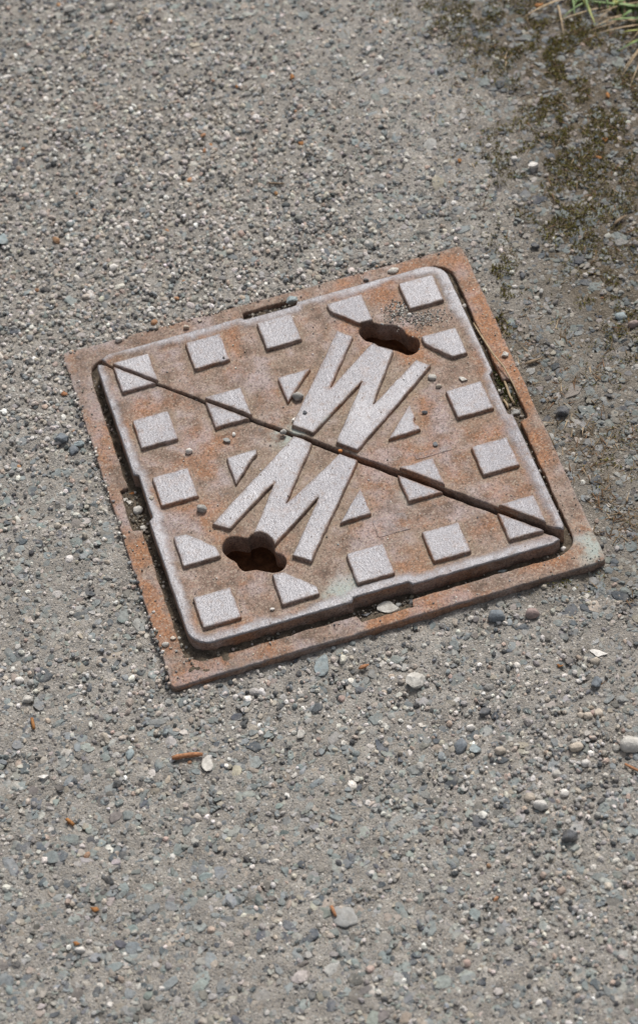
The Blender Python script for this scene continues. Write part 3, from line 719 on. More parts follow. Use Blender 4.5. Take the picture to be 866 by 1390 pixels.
# ---- fine grit lying in the gap, in the slots and on the iron
def on_half(x, y, dz):
    up = (x + y) > 0
    z = np.where(up, PLU[0] + PLU[1] * x + PLU[2] * y, PLL[0] + PLL[1] * x + PLL[2] * y); return z + dz
def pts_ring(n):
    t = rng.uniform(-0.140, 0.140, n); k = rng.integers(0, 4, n); r = 0.1315 + rng.uniform(0, 0.0052, n)
    x = np.select([k == 0, k == 1, k == 2], [r, -r, t], t); y = np.select([k == 0, k == 1, k == 2], [t, t, r], -r); return x, y
x1, y1 = pts_ring(1500); z1 = -0.0058 + 0.0045 * np.exp(-((x1 + 0.11) / 0.07) ** 2 - ((y1 + 0.13) / 0.05) ** 2) + rng.normal(0, 0.0012, 1500)
k2 = rng.integers(0, 4, 420); t2 = rng.uniform(-0.018, 0.018, 420); r2 = rng.uniform(0.130, 0.1415, 420)
x2 = np.select([k2 == 0, k2 == 1, k2 == 2], [r2, -r2, t2], t2); y2 = np.select([k2 == 0, k2 == 1, k2 == 2], [t2, t2, r2], -r2); z2 = np.full(420, -0.0045) + rng.normal(0, .0008, 420)
# on the plates: crumbs by the pads and in the letter grooves
x3 = rng.uniform(-0.122, 0.122, 2600); y3 = rng.uniform(-0.122, 0.122, 2600)
cl = fbm(x3, y3, 0.02, 2, 3); pz = (0.10 + 0.9 * sstep(0.55, 0.75, cl))
for cx, cy, r_, a_ in ((0.088, 0.088, 0.014, 1.6), (0.104, 0.086, 0.012, 1.6), (0.098, 0.048, 0.012, 1.2), (0.064, 0.100, 0.006, 1.0), (0.06, 0.04, 0.012, 1.0), (0.028, 0.062, 0.012, .9), (0.02, 0.02, 0.015, .9), (-0.02, -0.03, 0.012, .6), (-0.092, 0.058, 0.007, .8), (-0.028, 0.098, 0.006, .9)):
    pz = pz + a_ * np.exp(-((x3 - cx) ** 2 + (y3 - cy) ** 2) / r_ ** 2)
kp = rng.random(2600) < pz * 0.5; kp &= np.abs(x3 + y3) > 0.006
for H_ in (HOLE_U, HOLE_L): kp &= ~inside(np.stack([x3, y3], 1), np.array(H_) * MM)
x3, y3 = x3[kp], y3[kp]
ext = 900                                                # extra crumbs in the two rough patches near the corner pad
xe = np.concatenate([rng.normal(0.087, 0.006, ext // 2), rng.normal(0.103, 0.008, ext // 2)]); ye = np.concatenate([rng.normal(0.098, 0.005, ext // 2), rng.normal(0.086, 0.005, ext // 2)])
ke = ~inside(np.stack([xe, ye], 1), pad_poly(4, 4) * MM); xe, ye = xe[ke], ye[ke]
x3 = np.concatenate([x3, xe]); y3 = np.concatenate([y3, ye])
allpads = [pad_poly(i, j) * MM for i in range(5) for j in range(5) if (i, j) not in ((2, 2), (3, 3), (1, 1), (2, 3), (3, 2), (1, 2), (2, 1), (3, 4), (4, 3), (0, 1), (1, 0))] + [np.array(W_POLY) * MM, np.array(M_POLY) * MM]
onp = np.zeros(len(x3), bool)
for q in allpads: onp |= inside(np.stack([x3, y3], 1), q)
z3 = on_half(x3, y3, np.where(onp, 0.0001, -0.0032))
keep = (~onp) | (rng.random(len(x3)) < 0.12); x3, y3, z3 = x3[keep], y3[keep], z3[keep]
# on the frame
nf = 420; t = rng.uniform(-0.149, 0.149, nf); k4 = rng.integers(0, 4, nf); r4 = rng.uniform(0.1375, 0.1495, nf)
x4 = np.select([k4 == 0, k4 == 1, k4 == 2], [r4, -r4, t], t); y4 = np.select([k4 == 0, k4 == 1, k4 == 2], [t, t, r4], -r4); z4 = np.full(nf, 0.0001)
sl_ = (np.minimum(np.abs(x4), np.abs(y4)) < 0.021) & (r4 < 0.1425); z4 = np.where(sl_, -0.0045, z4)
ne = 2600; te = rng.uniform(-0.152, 0.152, ne); ke4 = rng.integers(0, 4, ne); re = 0.1505 - np.abs(rng.normal(0, 0.0016, ne)) + 0.0012
x5 = np.select([ke4 == 0, ke4 == 1, ke4 == 2], [re, -re, te], te); y5 = np.select([ke4 == 0, ke4 == 1, ke4 == 2], [te, te, re], -re)
kk = rng.random(ne) < (0.25 + 0.75 * sstep(0.5, 0.7, fbm(x5, y5, 0.02, 6, 2))) * np.where((y5 - x5) > 0, 0.9, 0.0); x5, y5 = x5[kk], y5[kk]
z5 = np.where(sd_frame(x5, y5) < 0, 0.0001, -0.0012)
nc = 700; sc5 = rng.uniform(-0.125, 0.125, nc); off5 = rng.normal(0, 0.0012, nc); x6 = sc5 + off5; y6 = -sc5 + off5; z6 = 0.0055 - 0.0085 * sstep(-0.16, 0.12, x6 - y6)
def crumbs(x, y, z, smin, smax, pw, name, label, pal=None):
    n = len(x); s = smin + (smax - smin) * rng.random(n) ** pw
    size = np.stack([s * rng.uniform(0.8, 1.2, n), s * rng.uniform(0.65, 1, n), s * rng.uniform(0.55, 0.95, n)], 1) * 0.5
    cen = np.stack([x, y, z + size[:, 2] * 0.45], 1)
    V, Fx, C, S = merge_stones(cen, size, rotmats(n, 0.5), SH[(1, False)], pick_cols(pal or PAL_GRIT + [((0.09, 0.09, 0.088), .25), ((0.2, 0.18, 0.15), .3)], n), np.full(n, -1.0), False)
    o = mesh_from(name, V, Fx, M_agg, None, True, None, C); tag(o, label, 'grit', kind='stuff')
crumbs(np.concatenate([x1, x2, x6]), np.concatenate([y1, y2, y6]), np.concatenate([z1, z2, z6]), 0.0009, 0.0032, 2.4, 'gap_grit', 'loose grit fallen into the gap and slots of the frame', [((0.10, 0.085, 0.07), .4), ((0.19, 0.165, 0.13), .35), ((0.30, 0.27, 0.23), .17), ((0.48, 0.45, 0.41), .08)])
crumbs(np.concatenate([x3, x4]), np.concatenate([y3, y4]), np.concatenate([z3, z4]), 0.0005, 0.0017, 2.2, 'iron_grit', 'scattered fine grit lying on the rusty cover and frame')
crumbs(x5, y5, z5, 0.0009, 0.0034, 1.6, 'edge_grit', 'grit lapping over the outer edge of the frame')

# ------------------------------------------------------------------ loose pebbles, each placed where it lies
PCOL = dict(blue=(0.27, 0.32, 0.33), white=(0.66, 0.63, 0.59), beige=(0.46, 0.40, 0.33), grey=(0.30, 0.30, 0.29), pale=(0.50, 0.48, 0.44),
            dark=(0.095, 0.10, 0.11), purple=(0.31, 0.235, 0.215), brown=(0.30, 0.19, 0.13), orange=(0.48, 0.19, 0.06), slate=(0.15, 0.17, 0.19), red=(0.36, 0.13, 0.09), speck=(0.36, 0.345, 0.32))
peb_meshes = {}
for a_ in (True, False):
    peb_meshes[a_] = []
    for k in range(6):
        V, Fc = chip_shape(3, rng, a_)
        me = bpy.data.meshes.new('pebble'); me.from_pydata(V.tolist(), [], Fc.tolist()); me.materials.append(M_stone)
        me.polygons.foreach_set('use_smooth', [not a_] * len(me.polygons)); peb_meshes[a_].append(me)
def surf(u, v, where):
    if where == 'f': return ray_plane(u, v, 0.0)
    if where == 'u': return ray_plane(u, v, PLU[0] - 0.0033, PLU[1], PLU[2])
    if where == 'l': return ray_plane(u, v, PLL[0] - 0.0033, PLL[1], PLL[2])
    if where == 'ut': return ray_plane(u, v, *PLU)
    if where == 'lt': return ray_plane(u, v, *PLL)
    if where == 's': return ray_plane(u, v, -0.0055)
    if where == 'd': return ray_plane(u, v, -0.0052)
    P = ray_plane(u, v, -0.004)
    for _ in range(4): P = ray_plane(u, v, float(gz(P[0], P[1])))
    return P
npb = [0]
def pebble(u, v, w_, h_, col, where, label, group=None, ang=None, flat=0.7, name='pebble', rot=None, sink=0.4):
    r = random.Random(int(u * 7 + v * 13)); ang = (r.random() < 0.4) if ang is None else ang
    P = surf(u, v, where); P = P
    sx = w_ * PXM * 0.5; hh = h_ * PXM * 0.5
    sz = min(flat, 1.0) * min(sx, hh * 1.25) ; sy = max(0.5 * sx, min(1.3 * sx, (hh * 1.0 - 0.55 * sz) / 0.80 if hh * 1.0 - 0.55 * sz > 0 else sx * 0.6))
    if where == 'g': sx *= 0.93; sy *= 0.93; sz *= 0.93
    sy *= 1.22; sz *= 1.1
    me = peb_meshes[ang][npb[0] % 6]; npb[0] += 1
    o = bpy.data.objects.new(name, me); COL.objects.link(o)
    rz = -0.295 + (rot if rot is not None else r.uniform(-0.35, 0.35))
    # the pixel marks the middle of the visible stone: move the base towards the viewer by its half height
    lift = sz * (1 - sink); back = lift * 0.75
    o.matrix_world = Matrix.Translation((P[0] - E2[0] * back, P[1] - E2[1] * back, P[2] + lift)) @ Matrix.Rotation(rz, 4, 'Z') @ Matrix.Rotation(r.uniform(-0.2, 0.2), 4, 'X') @ Matrix.Diagonal((sx, sy, sz, 1))
    br = r.uniform(0.92, 1.08)
    o.color = (*[c * br for c in PCOL[col]], 1)
    tag(o, label, 'pebble', group); return o
# on the frame
pebble(398, 407, 18, 14, 'blue', 'f', 'bluish grey pebble on the frame rim above the long slot', ang=True)
pebble(534, 367, 15, 9, 'pale', 'f', 'flat pale pebble on the frame rim behind the corner pad', flat=0.5)
pebble(497, 380, 8, 6, 'dark', 'f', 'small dark pebble on the frame rim beside the cover edge')
pebble(253, 444, 9, 7, 'beige', 'f', 'small beige pebble on the frame rim among bare rust')
pebble(271.6, 435, 6, 5, 'beige', 'f', 'tiny tan pebble on the frame rim next to a beige one')
pebble(161.7, 461, 10, 9, 'white', 'f', 'whitish pebble at the frame edge near its rounded crack corner')
pebble(686.7, 481, 10, 9, 'pale', 'f', 'pale angular pebble on the orange rusted side of the frame', ang=True)
for u, v, s, c, lb, gp in ((225, 875, 9, 'pale', 'largest pale pebble on the orange rusted frame corner', None), (235.4, 866.6, 7, 'beige', 'tan pebble on the rusted frame corner near the cover edge', None),
                           (221, 884.6, 5, 'white', 'tiny white pebble at the outer edge of the rusted frame corner', None), (208.9, 831, 5, 'white', 'lone white chip on the orange rusted frame side', None),
                           (232, 880, 4, 'beige', 'tiny crumb beside the largest pale pebble on the frame corner', 'crumbs on the frame corner'), (240, 884, 4, 'grey', 'tiny crumb beside the largest pale pebble on the frame corner', 'crumbs on the frame corner')):
    pebble(u, v, s, s * .85, c, 'f', lb, gp)
# on the cover halves
pebble(404.6, 538, 14, 14, 'speck', 'u', 'speckled grey pebble between a triangular pad and the letter W', flat=0.9)
pebble(414, 559.6, 5, 5, 'dark', 'ut', 'tiny black pebble on a stroke of the letter W')
pebble(400, 570, 7, 7, 'white', 'u', 'small white pebble beside the foot of the letter W')
pebble(385, 586, 9, 8, 'speck', 'u', 'rounded grey pebble resting on the crack between the halves')
pebble(257, 612.6, 9, 10, 'white', 'l', 'upright whitish pebble on rust between two square pads', flat=0.95)
pebble(274.3, 690.5, 14, 11, 'speck', 'l', 'speckled rounded pebble beside a square pad with torn edge', ang=False, flat=.85)
pebble(206, 676, 6, 7, 'beige', 'l', 'small tan pebble at the worn edge of the cover')
pebble(308, 598, 10, 7, 'grey', 'l', 'dark grey crumb on rust below a split pad', ang=True)
pebble(317.5, 589.6, 5, 6, 'white', 'l', 'tiny white pebble on rust below a split pad')
pebble(629, 514.6, 11, 8, 'pale', 'u', 'pale flat pebble just behind a square pad', flat=0.5)
pebble(595.8, 524, 8, 7, 'beige', 'u', 'tan pebble beside the corner of a square pad')
pebble(586.6, 512, 12, 9, 'pale', 'u', 'whitish pebble at the end of a stroke of the W', flat=.6)
pebble(576, 559, 8, 6, 'dark', 'u', 'small black pebble beside a chipped triangular pad')
pebble(591, 603, 6, 6, 'slate', 'u', 'dark pebble at the end of the narrow worn plaque')
pebble(369.4, 827.3, 6, 4, 'white', 'l', 'tiny white chip on the cover beside a clipped pad', ang=True)
pebble(556, 427, 7, 6, 'white', 'u', 'small cream pebble at the foot of the corner pad')
pebble(490, 603, 5, 5, 'white', 'l', 'tiny white grain beside the tip of the letter W')
pebble(462, 612, 6, 5, 'orange', 'u', 'small orange chip wedged in the crack under the W')
# in the gap and the slots
pebble(630.8, 415, 7, 7, 'white', 'd', 'pinkish white pebble in the gap beside the corner of the cover')
for u, v in ((735, 630), (735.6, 639)):
    pebble(u, v, 9, 9, 'pale', 's', 'pale pebble wedged in the gap beside the worn cover edge', 'pair of pebbles wedged in the gap')
pebble(682.7, 776, 11, 8, 'blue', 'd', 'blue grey pebble in the shaded gap before the cover', ang=True)
pebble(764.7, 745, 7, 7, 'white', 'd', 'small white pebble where the crack meets the frame corner')
pebble(339.7, 870, 11, 10, 'pale', 'd', 'pale grey pebble in the gap below the rounded cover corner')
for u, v in ((283, 888), (292, 892)):
    pebble(u, v, 7, 6, 'grey', 'd', 'grey pebble on the dirt in the rounded gap corner', 'pebbles in the rounded gap corner')
pebble(187.7, 692.8, 14, 13, 'pale', 's', 'largest whitish pebble in the slot beside the torn pad')
for u, v, s in ((177.3, 682.4, 9), (169.7, 678, 8), (194.7, 717, 8)):
    pebble(u, v, s, s, 'pale', 's', 'small whitish pebble in the slot beside a larger one', 'small pebbles in one slot')
pebble(179.7, 669.7, 9, 5, 'orange', 's', 'orange chip lying on pebbles in the slot', ang=True)
pebble(526.6, 826, 26, 15, 'pale', 's', 'rough grey stone fragment filling the slot', ang=True, flat=0.6)
pebble(557.4, 817.7, 9, 9, 'grey', 's', 'round grey pebble at the end of the slot beside a rough stone', ang=False)
pebble(497.8, 835, 11, 9, 'dark', 's', 'dark pebble in the slot beside a rough grey stone')
pebble(541, 821, 9, 8, 'grey', 's', 'grey pebble in the slot between round and rough stones', ang=True)
pebble(700.9, 559.7, 15, 11, 'grey', 's', 'grey stone at the end of the mossy slot', ang=True)
pebble(692, 532, 8, 9, 'blue', 's', 'bluish pebble in the mossy slot under dry straw')
for u, v, s in ((331.6, 425, 8), (339.7, 426, 8), (347.8, 424, 8), (360.5, 421, 7), (373, 416, 6), (380, 414, 6)):
    pebble(u, v, s, s * .9, 'pale' if s > 7 else 'beige', 's', 'small pale pebble lined up in the slot under a bluish stone', 'row of pebbles in one slot')
# on the asphalt
pebble(674, 837, 23, 22, 'slate', 'g', 'round charcoal pebble on sand beside the frame edge', ang=False, flat=.85)
pebble(722, 833, 20, 18, 'purple', 'g', 'round purplish brown pebble beside a charcoal one', ang=False, flat=.8)
pebble(813, 887, 21, 10, 'white', 'g', 'white flat shard lying on the sandy asphalt', ang=True, flat=.35)
pebble(808, 898, 13, 13, 'beige', 'g', 'cream pebble under the white flat shard', ang=False)
pebble(811, 926, 14, 17, 'slate', 'g', 'dark slate chip set on edge below the white shard', ang=True)
pebble(563, 921, 24, 26, 'pale', 'g', 'large pale lichen grey stone below the frame', ang=True)
pebble(437, 905, 18, 22, 'blue', 'g', 'flat blue grey chip close to the frame edge', ang=True, flat=.35)
pebble(856, 1011, 31, 26, 'pale', 'g', 'largest pale rounded stone on the asphalt', ang=False)
pebble(734, 1093, 20, 16, 'white', 'g', 'smooth white pebble among smaller cream pebbles', ang=False)
for u, v, s in ((798, 972, 12), (812, 968, 13), (788, 971, 9)):
    pebble(u, v, s, s, 'beige', 'g', 'round cream pebble in a row of three on gritty asphalt', 'row of three cream pebbles', ang=False)
pebble(719, 1083, 14, 14, 'beige', 'g', 'tan round pebble close behind the smooth white pebble', ang=False)
pebble(766, 1077, 12, 12, 'white', 'g', 'round white pebble beside a grey chip near the smooth white one', ang=False)
pebble(756, 1051, 12, 12, 'pale', 'g', 'pale rounded pebble behind the smooth white pebble', ang=False)
pebble(795, 1036, 12, 12, 'white', 'g', 'whitish round pebble beside the largest pale stone', ang=False)
pebble(775, 1135, 23, 22, 'dark', 'g', 'blocky blackish stone near the smooth white pebble', ang=True, flat=.9)
pebble(625, 1013, 16, 20, 'slate', 'g', 'dark rough oval stone beside a blue chip', ang=False)
pebble(645, 1018, 14, 14, 'blue', 'g', 'blue slate chip beside a dark oval stone', ang=True)
pebble(657, 968, 16, 14, 'dark', 'g', 'black rough stone on asphalt beside white grit', ang=True)
pebble(639, 988, 12, 10, 'white', 'g', 'white pebble just below a black rough stone', ang=False)
pebble(679, 1019, 14, 13, 'beige', 'g', 'tan rounded pebble beside blue chips', ang=False)
pebble(782, 1014, 19, 12, 'beige', 'g', 'flat tan pebble with dark stone at its side', ang=False)
pebble(468, 1245, 34, 22, 'grey', 'g', 'long flat blue grey stone with a reddish splinter beside it', ang=False, flat=.24, rot=-0.7, sink=0.8)
pebble(726, 334, 13, 10, 'dark', 'g', 'dark pointed chip on bare beige ground', ang=True, flat=.9)
pebble(660, 348, 9, 7, 'white', 'g', 'small white pebble near the outer frame corner')
pebble(698.7, 389, 9, 6, 'white', 'g', 'small white flat pebble near moss by the frame side')
pebble(709, 373, 9, 11, 'dark', 'g', 'small black pebble with a grey top near a white flat pebble')
pebble(765, 558, 22, 18, 'dark', 'g', 'black rough stone on dirt beside the frame side', ang=True)
pebble(516, 81, 12, 11, 'white', 'g', 'round whitish pebble on far beige asphalt', ang=False)
pebble(723.6, 225, 15, 13, 'white', 'g', 'cream angular pebble beside moss', ang=True, flat=.9)
pebble(698, 215, 10, 9, 'white', 'g', 'round white pebble near a cream angular one', ang=False)
pebble(843, 429, 18, 13, 'blue', 'g', 'smooth blue grey oval pebble in moss', ang=False, flat=.5)
pebble(860, 440, 17, 14, 'purple', 'g', 'brownish stone beside a smooth blue oval pebble', ang=False)
pebble(164.5, 244, 19, 16, 'dark', 'g', 'dark rough stone among pale grit', ang=True)
pebble(93.5, 11, 20, 15, 'pale', 'g', 'pale squarish stone far back among grit', ang=True)
pebble(10, 105, 15, 10, 'white', 'g', 'white oblong pebble among grey grit', ang=False)
pebble(150, 9, 16, 12, 'pale', 'g', 'grey white pebble far back near a pale squarish stone')
pebble(61, 1055, 14, 10, 'white', 'g', 'white chip on slaty grey asphalt', ang=True)
pebble(27, 924, 12, 12, 'white', 'g', 'round cream pebble beside dark chips near the frame', ang=False)
pebble(40, 949, 17, 13, 'pale', 'g', 'pale square stone below a round cream pebble', ang=True)
pebble(177, 1024, 10, 16, 'blue', 'g', 'upright grey oval pebble near the brown twig', ang=False)
pebble(282, 1038, 14, 18, 'pale', 'g', 'pale grey chip at the end of the brown twig', ang=True, flat=.4)
pebble(408, 998, 12, 13, 'pale', 'g', 'whitish chip on asphalt below the frame edge', ang=True)
pebble(110, 1290, 14, 10, 'white', 'g', 'white pebble on asphalt beside an orange scrap', ang=False)
# the big buried blocks of pale stone and the blue stone by the left slot
pebble(100, 610, 14, 16, 'slate', 'g', 'dark slate chip in the grit along the frame', ang=True)
pebble(86, 595, 22, 18, 'slate', 'g', 'blue black block of stone in the grit along the frame', ang=True)
pebble(107, 602, 15, 11, 'blue', 'g', 'light blue chip beside a blue black block', ang=True)
pebble(5, 326, 14, 22, 'blue', 'g', 'blue grey stone with a flat face among pale grit', ang=True)
pebble(154, 363, 13, 12, 'white', 'g', 'round white pebble in the dense pale grit', ang=False)
pebble(185, 300, 12, 10, 'white', 'g', 'white angular pebble in the dense pale grit', ang=True)

# ------------------------------------------------------------------ twigs, straws, scraps
def tube(name, pts, rad, mat, label, cat, group=None, sides=7, parent=None):
    P = np.array(pts, float); n = len(P); V = []; Fc = []
    rad = np.broadcast_to(rad, n)
    for i in range(n):
        t = P[min(i + 1, n - 1)] - P[max(i - 1, 0)]; t /= np.linalg.norm(t); a = np.cross(t, [0, 0, 1.0]); a /= np.linalg.norm(a) + 1e-9; b = np.cross(a, t)
        for k in range(sides):
            an = 2 * PI * k / sides; rr = rad[i] * (1 + 0.12 * math.sin(k * 2.3 + i)); V.append(P[i] + rr * (math.cos(an) * a + math.sin(an) * b))
    for i in range(n - 1):
        for k in range(sides):
            a = i * sides + k; b = i * sides + (k + 1) % sides; Fc.append((a, b, b + sides)); Fc.append((a, b + sides, a + sides))
    c0, c1 = len(V), len(V) + 1; V.append(P[0]); V.append(P[-1])
    for k in range(sides): Fc.append((c0, (k + 1) % sides, k)); Fc.append((c1, (n - 1) * sides + k, (n - 1) * sides + (k + 1) % sides))
    o = mesh_from(name, V, Fc, mat, parent)
    if label: tag(o, label, cat, group)
    return o
def lay(p0, p1, rad, where='g', n=6, bend=0.0, lift=0.0):
    out = []
    for t in np.linspace(0, 1, n):
        u = p0[0] + (p1[0] - p0[0]) * t + bend * math.sin(PI * t) * (p1[1] - p0[1]) / 40; v = p0[1] + (p1[1] - p0[1]) * t - bend * math.sin(PI * t) * (p1[0] - p0[0]) / 40
        P = surf(u, v, where).copy(); P[2] += rad * 1.1 + lift * math.sin(PI * t) + (0.0012 if where == 'g' else 0); out.append(P)
    return out
tube('twig', lay((234, 1033), (276, 1028), 0.0017, bend=1.5), [0.0012, 0.0018, 0.0015, 0.0018, 0.0016, 0.0010], M_twig, 'short orange brown twig lying on the asphalt below the frame', 'twig', sides=9)
for u0, v0, u1, v1, lb in ((91, 1115, 101, 1123, 'small orange wood bit on slaty asphalt'), (44, 978, 47, 992, 'orange splinter pointing at the frame corner')):
    tube('twig', lay((u0, v0), (u1, v1), 0.0011, n=4), 0.0011, M_leafbit, lb, 'twig')
tube('twig', lay((487, 911), (501, 905), 0.0012, n=4), [0.0005, 0.0013, 0.0012, 0.0005], M_twig, 'orange shard of bark on sand below the frame', 'twig')
tube('twig', lay((450, 1233), (456, 1247), 0.0011, n=4), 0.001, M_twig, 'reddish splinter beside the long flat blue stone', 'twig')
tube('twig', lay((848, 1040), (872, 1052), 0.0009, n=4), 0.0008, M_twig, 'thin reddish stalk near the largest pale stone', 'twig')
tube('twig', lay((712, 497), (735, 489), 0.0012, n=5), [0.0005, 0.001, 0.0013, 0.001, 0.0006], M_wood, 'grey brown splinter on dirt beside the frame', 'twig')
tube('twig', lay((833, 308), (850, 295), 0.0012, n=5, bend=2), [0.0006, 0.0012, 0.0013, 0.0011, 0.0006], M_wood, 'tan splinter of wood among moss', 'twig')
tube('twig', lay((365, 250), (386, 251), 0.0007, n=4), 0.0007, M_wood, 'thin tan stalk lying on far asphalt', 'twig')
tube('straw', [surf(643, 443, 's') + [0, 0, .004], surf(652, 462, 's') + [0, 0, .0075], surf(668, 484, 'f') + [0, 0, .0045], surf(684, 502, 'f') + [0, 0, .0035], surf(697, 524, 'f') + [0, 0, .002], surf(705, 541, 'f') + [0, 0, .001]], [0.0004, .0006, .0007, .0006, .0006, .0004], M_straw, 'long dry straw running from the gap across the frame', 'straw')
tube('straw', [surf(683, 516, 's') + [0, 0, .003], surf(688, 530, 's') + [0, 0, .004], surf(692, 541, 's') + [0, 0, .003], surf(698, 550, 's') + [0, 0, .002]], 0.0008, M_straw, 'short dry straw bent down in the mossy slot', 'straw')
tube('straw', [surf(684, 545, 's') + [0, 0, .002], surf(688, 552, 's') + [0, 0, .003], surf(690, 557, 's') + [0, 0, .002]], 0.0007, M_straw, 'stub of straw at the stony end of the mossy slot', 'straw')
def scrap(u, v, w_, h_, rot, label, mat=M_leafbit, where='g'):
    r = random.Random(int(u + v)); P = surf(u, v, where); n = 9; V = []; Fc = []
    for lay_ in (0, 1):
        for k in range(n):
            a = 2 * PI * k / n; rr = r.uniform(0.55, 1.15) if lay_ == 0 else 1
            if lay_ == 0: V.append([math.cos(a) * rr * w_ * PXM / 2, math.sin(a) * rr * h_ * PXM / 2 / 0.79, 0.0006 + 0.0007 * math.cos(2 * a + 1)])
            else: V.append([V[k][0] * .94, V[k][1] * .94, V[k][2] - 0.0003])
    V.append([0, 0, 0.0006]); V.append([0, 0, 0.0])
    for k in range(n):
        k2 = (k + 1) % n; Fc += [(2 * n, k, k2), (2 * n + 1, n + k2, n + k), (k, n + k, n + k2), (k, n + k2, k2)]
    o = mesh_from('leaf_scrap', V, Fc, mat); o.location = (P[0], P[1], P[2] + 0.0008); o.rotation_euler = (0.1, 0.1, rot - 0.295)
    tag(o, label, 'leaf scrap'); return o
scrap(285, 198, 10, 9, 0.6, 'amber leaf scrap on grey asphalt among far grit')
scrap(397, 105, 10, 8, -.5, 'yellow orange leaf scrap on far asphalt'); scrap(322, 118, 8, 6, 0, 'small ochre leaf scrap near far dark chips')
scrap(409, 195, 11, 6, .3, 'rust orange leaf scrap beside a white grain'); scrap(624, 219, 7, 7, 0, 'small yellow leaf scrap on beige ground')
scrap(95, 1118, 9, 5, .4, 'orange leaf scrap near a small wood bit'); scrap(129, 1237, 13, 8, -.2, 'orange brown scrap on slaty asphalt')
scrap(104, 1283, 9, 5, 0, 'small orange scrap beside a white pebble'); scrap(820.6, 190, 11, 9, .2, 'red brown leaf scrap in dark moss')
scrap(813.7, 214.7, 12, 6, -.2, 'flat russet leaf scrap below a red brown one'); scrap(825, 130, 6, 14, .1, 'upright red leaf scrap among grey stones')
scrap(88, 535, 12, 7, 0, 'dark red scrap in grit beside the frame', M_twig); scrap(760, 905, 11, 5, .1, 'small orange leaf scrap on sandy asphalt')
scrap(731, 7, 15, 9, .5, 'amber leaf scrap beside the grass tuft')

# ------------------------------------------------------------------ moss, litter
def scatter_cards(name, n, patches, cols, lmin, lmax, upright, mat, label, cat, wid):
    Vs, Fs, Cs = [], [], []; off = 0
    for (u, v, ru, rv, k) in patches:
        P = ray_plane(u, v, -0.004); m_ = k
        m_ = int(m_ * (1.4 if name == 'moss' else 1)); p = rng.normal(0, ru, m_); q = rng.normal(0, rv, m_); x = P[0] + p * E1[0] + q * E2[0]; y = P[1] + p * E1[1] + q * E2[1]
        ok = (sd_frame(x, y) > 0.001) & (fbm(x, y, 0.012, 3, 3) > 0.48); x, y = x[ok], y[ok]; m_ = len(x)
        z = gz(x, y) + rng.uniform(-0.0003, 0.0012, m_)
        L = rng.uniform(lmin, lmax, m_); a = rng.uniform(0, 2 * PI, m_); e = rng.uniform(*upright, m_)
        d_ = np.stack([np.cos(a) * np.cos(e), np.sin(a) * np.cos(e), np.sin(e)], 1) * L[:, None]
        sdir = np.stack([-np.sin(a), np.cos(a), 0 * a], 1) * (L * wid)[:, None]
        up = np.stack([0 * a, 0 * a, L * wid * 0.8], 1)
        b = np.stack([x, y, z], 1)
        V = np.stack([b - sdir, b + sdir, b + up, b + d_], 1).reshape(-1, 3)
        i0 = np.arange(m_)[:, None] * 4 + off
        Fs += [np.concatenate([i0 + [[0, 2, 3]], i0 + [[2, 1, 3]], i0 + [[1, 0, 3]]])]
        c = np.array(cols)[rng.integers(0, len(cols), m_)] * rng.uniform(0.6, 1.3, (m_, 1)); Cs.append(np.repeat(c, 4, 0)); Vs.append(V); off += len(V)
    o = mesh_from(name, np.concatenate(Vs), np.concatenate(Fs), mat, None, False, None, np.concatenate(Cs)); tag(o, label, cat, kind='stuff')
scatter_cards('moss', 0, [(835, 70, .035, .05, 5000), (760, 80, .025, .035, 4500), (690, 45, .03, .025, 3000), (800, 170, .035, .035, 4000), (720, 215, .025, .03, 2600), (850, 250, .03, .05, 4000),
    (770, 300, .02, .02, 1600), (840, 420, .02, .03, 2500), (668, 390, .006, .02, 700), (680, 420, .006, .015, 500), (765, 775, .012, .006, 500), (600, 20, .025, .012, 1200), (850, 620, .015, .03, 500), (690, 365, .010, .014, 500)],
    [(0.135, 0.12, 0.028), (0.10, 0.085, 0.024), (0.18, 0.16, 0.045), (0.075, 0.05, 0.022)], 0.0010, 0.0028, (0.2, 1.4), M_moss, 'olive moss growing on the dark dirt strip', 'moss', 0.22)
scatter_cards('plant_litter', 0, [(840, 60, .04, .06, 900), (810, 150, .05, .06, 900), (800, 600, .02, .06, 700), (850, 330, .03, .08, 600), (700, 500, .012, .05, 300), (850, 690, .02, .03, 400), (720, 100, .06, .06, 500)],
    [(0.22, 0.16, 0.10), (0.12, 0.085, 0.05), (0.35, 0.27, 0.18), (0.20, 0.12, 0.07)], 0.003, 0.010, (-0.05, 0.25), M_litter, 'tiny dry plant fibres strewn over the dirt strip', 'litter', 0.06)
# moss in the right-hand slot
sv = []; mo = 500
P = surf(686, 527, 's'); x = P[0] + rng.normal(0, 0.0022, mo); y = P[1] + rng.normal(0, 0.008, mo); z = np.full(mo, -0.0055) + rng.uniform(0, .0015, mo)
L = rng.uniform(.0012, .003, mo); a = rng.uniform(0, 2 * PI, mo); e = rng.uniform(.3, 1.4, mo)
d_ = np.stack([np.cos(a) * np.cos(e), np.sin(a) * np.cos(e), np.sin(e)], 1) * L[:, None]; sdir = np.stack([-np.sin(a), np.cos(a), 0 * a], 1) * (L * .25)[:, None]; b = np.stack([x, y, z], 1)
V = np.stack([b - sdir, b + sdir, b + np.array([0, 0, .0006]), b + d_], 1).reshape(-1, 3); i0 = np.arange(mo)[:, None] * 4
o = mesh_from('moss', V, np.concatenate([i0 + [[0, 2, 3]], i0 + [[2, 1, 3]], i0 + [[1, 0, 3]]]), M_moss, None, False, None, np.repeat(np.array([(0.10, 0.11, 0.03), (0.07, 0.08, .03)])[rng.integers(0, 2, mo)], 4, 0))
tag(o, 'small green moss cushion in the slot under dry straw', 'moss', kind='stuff')

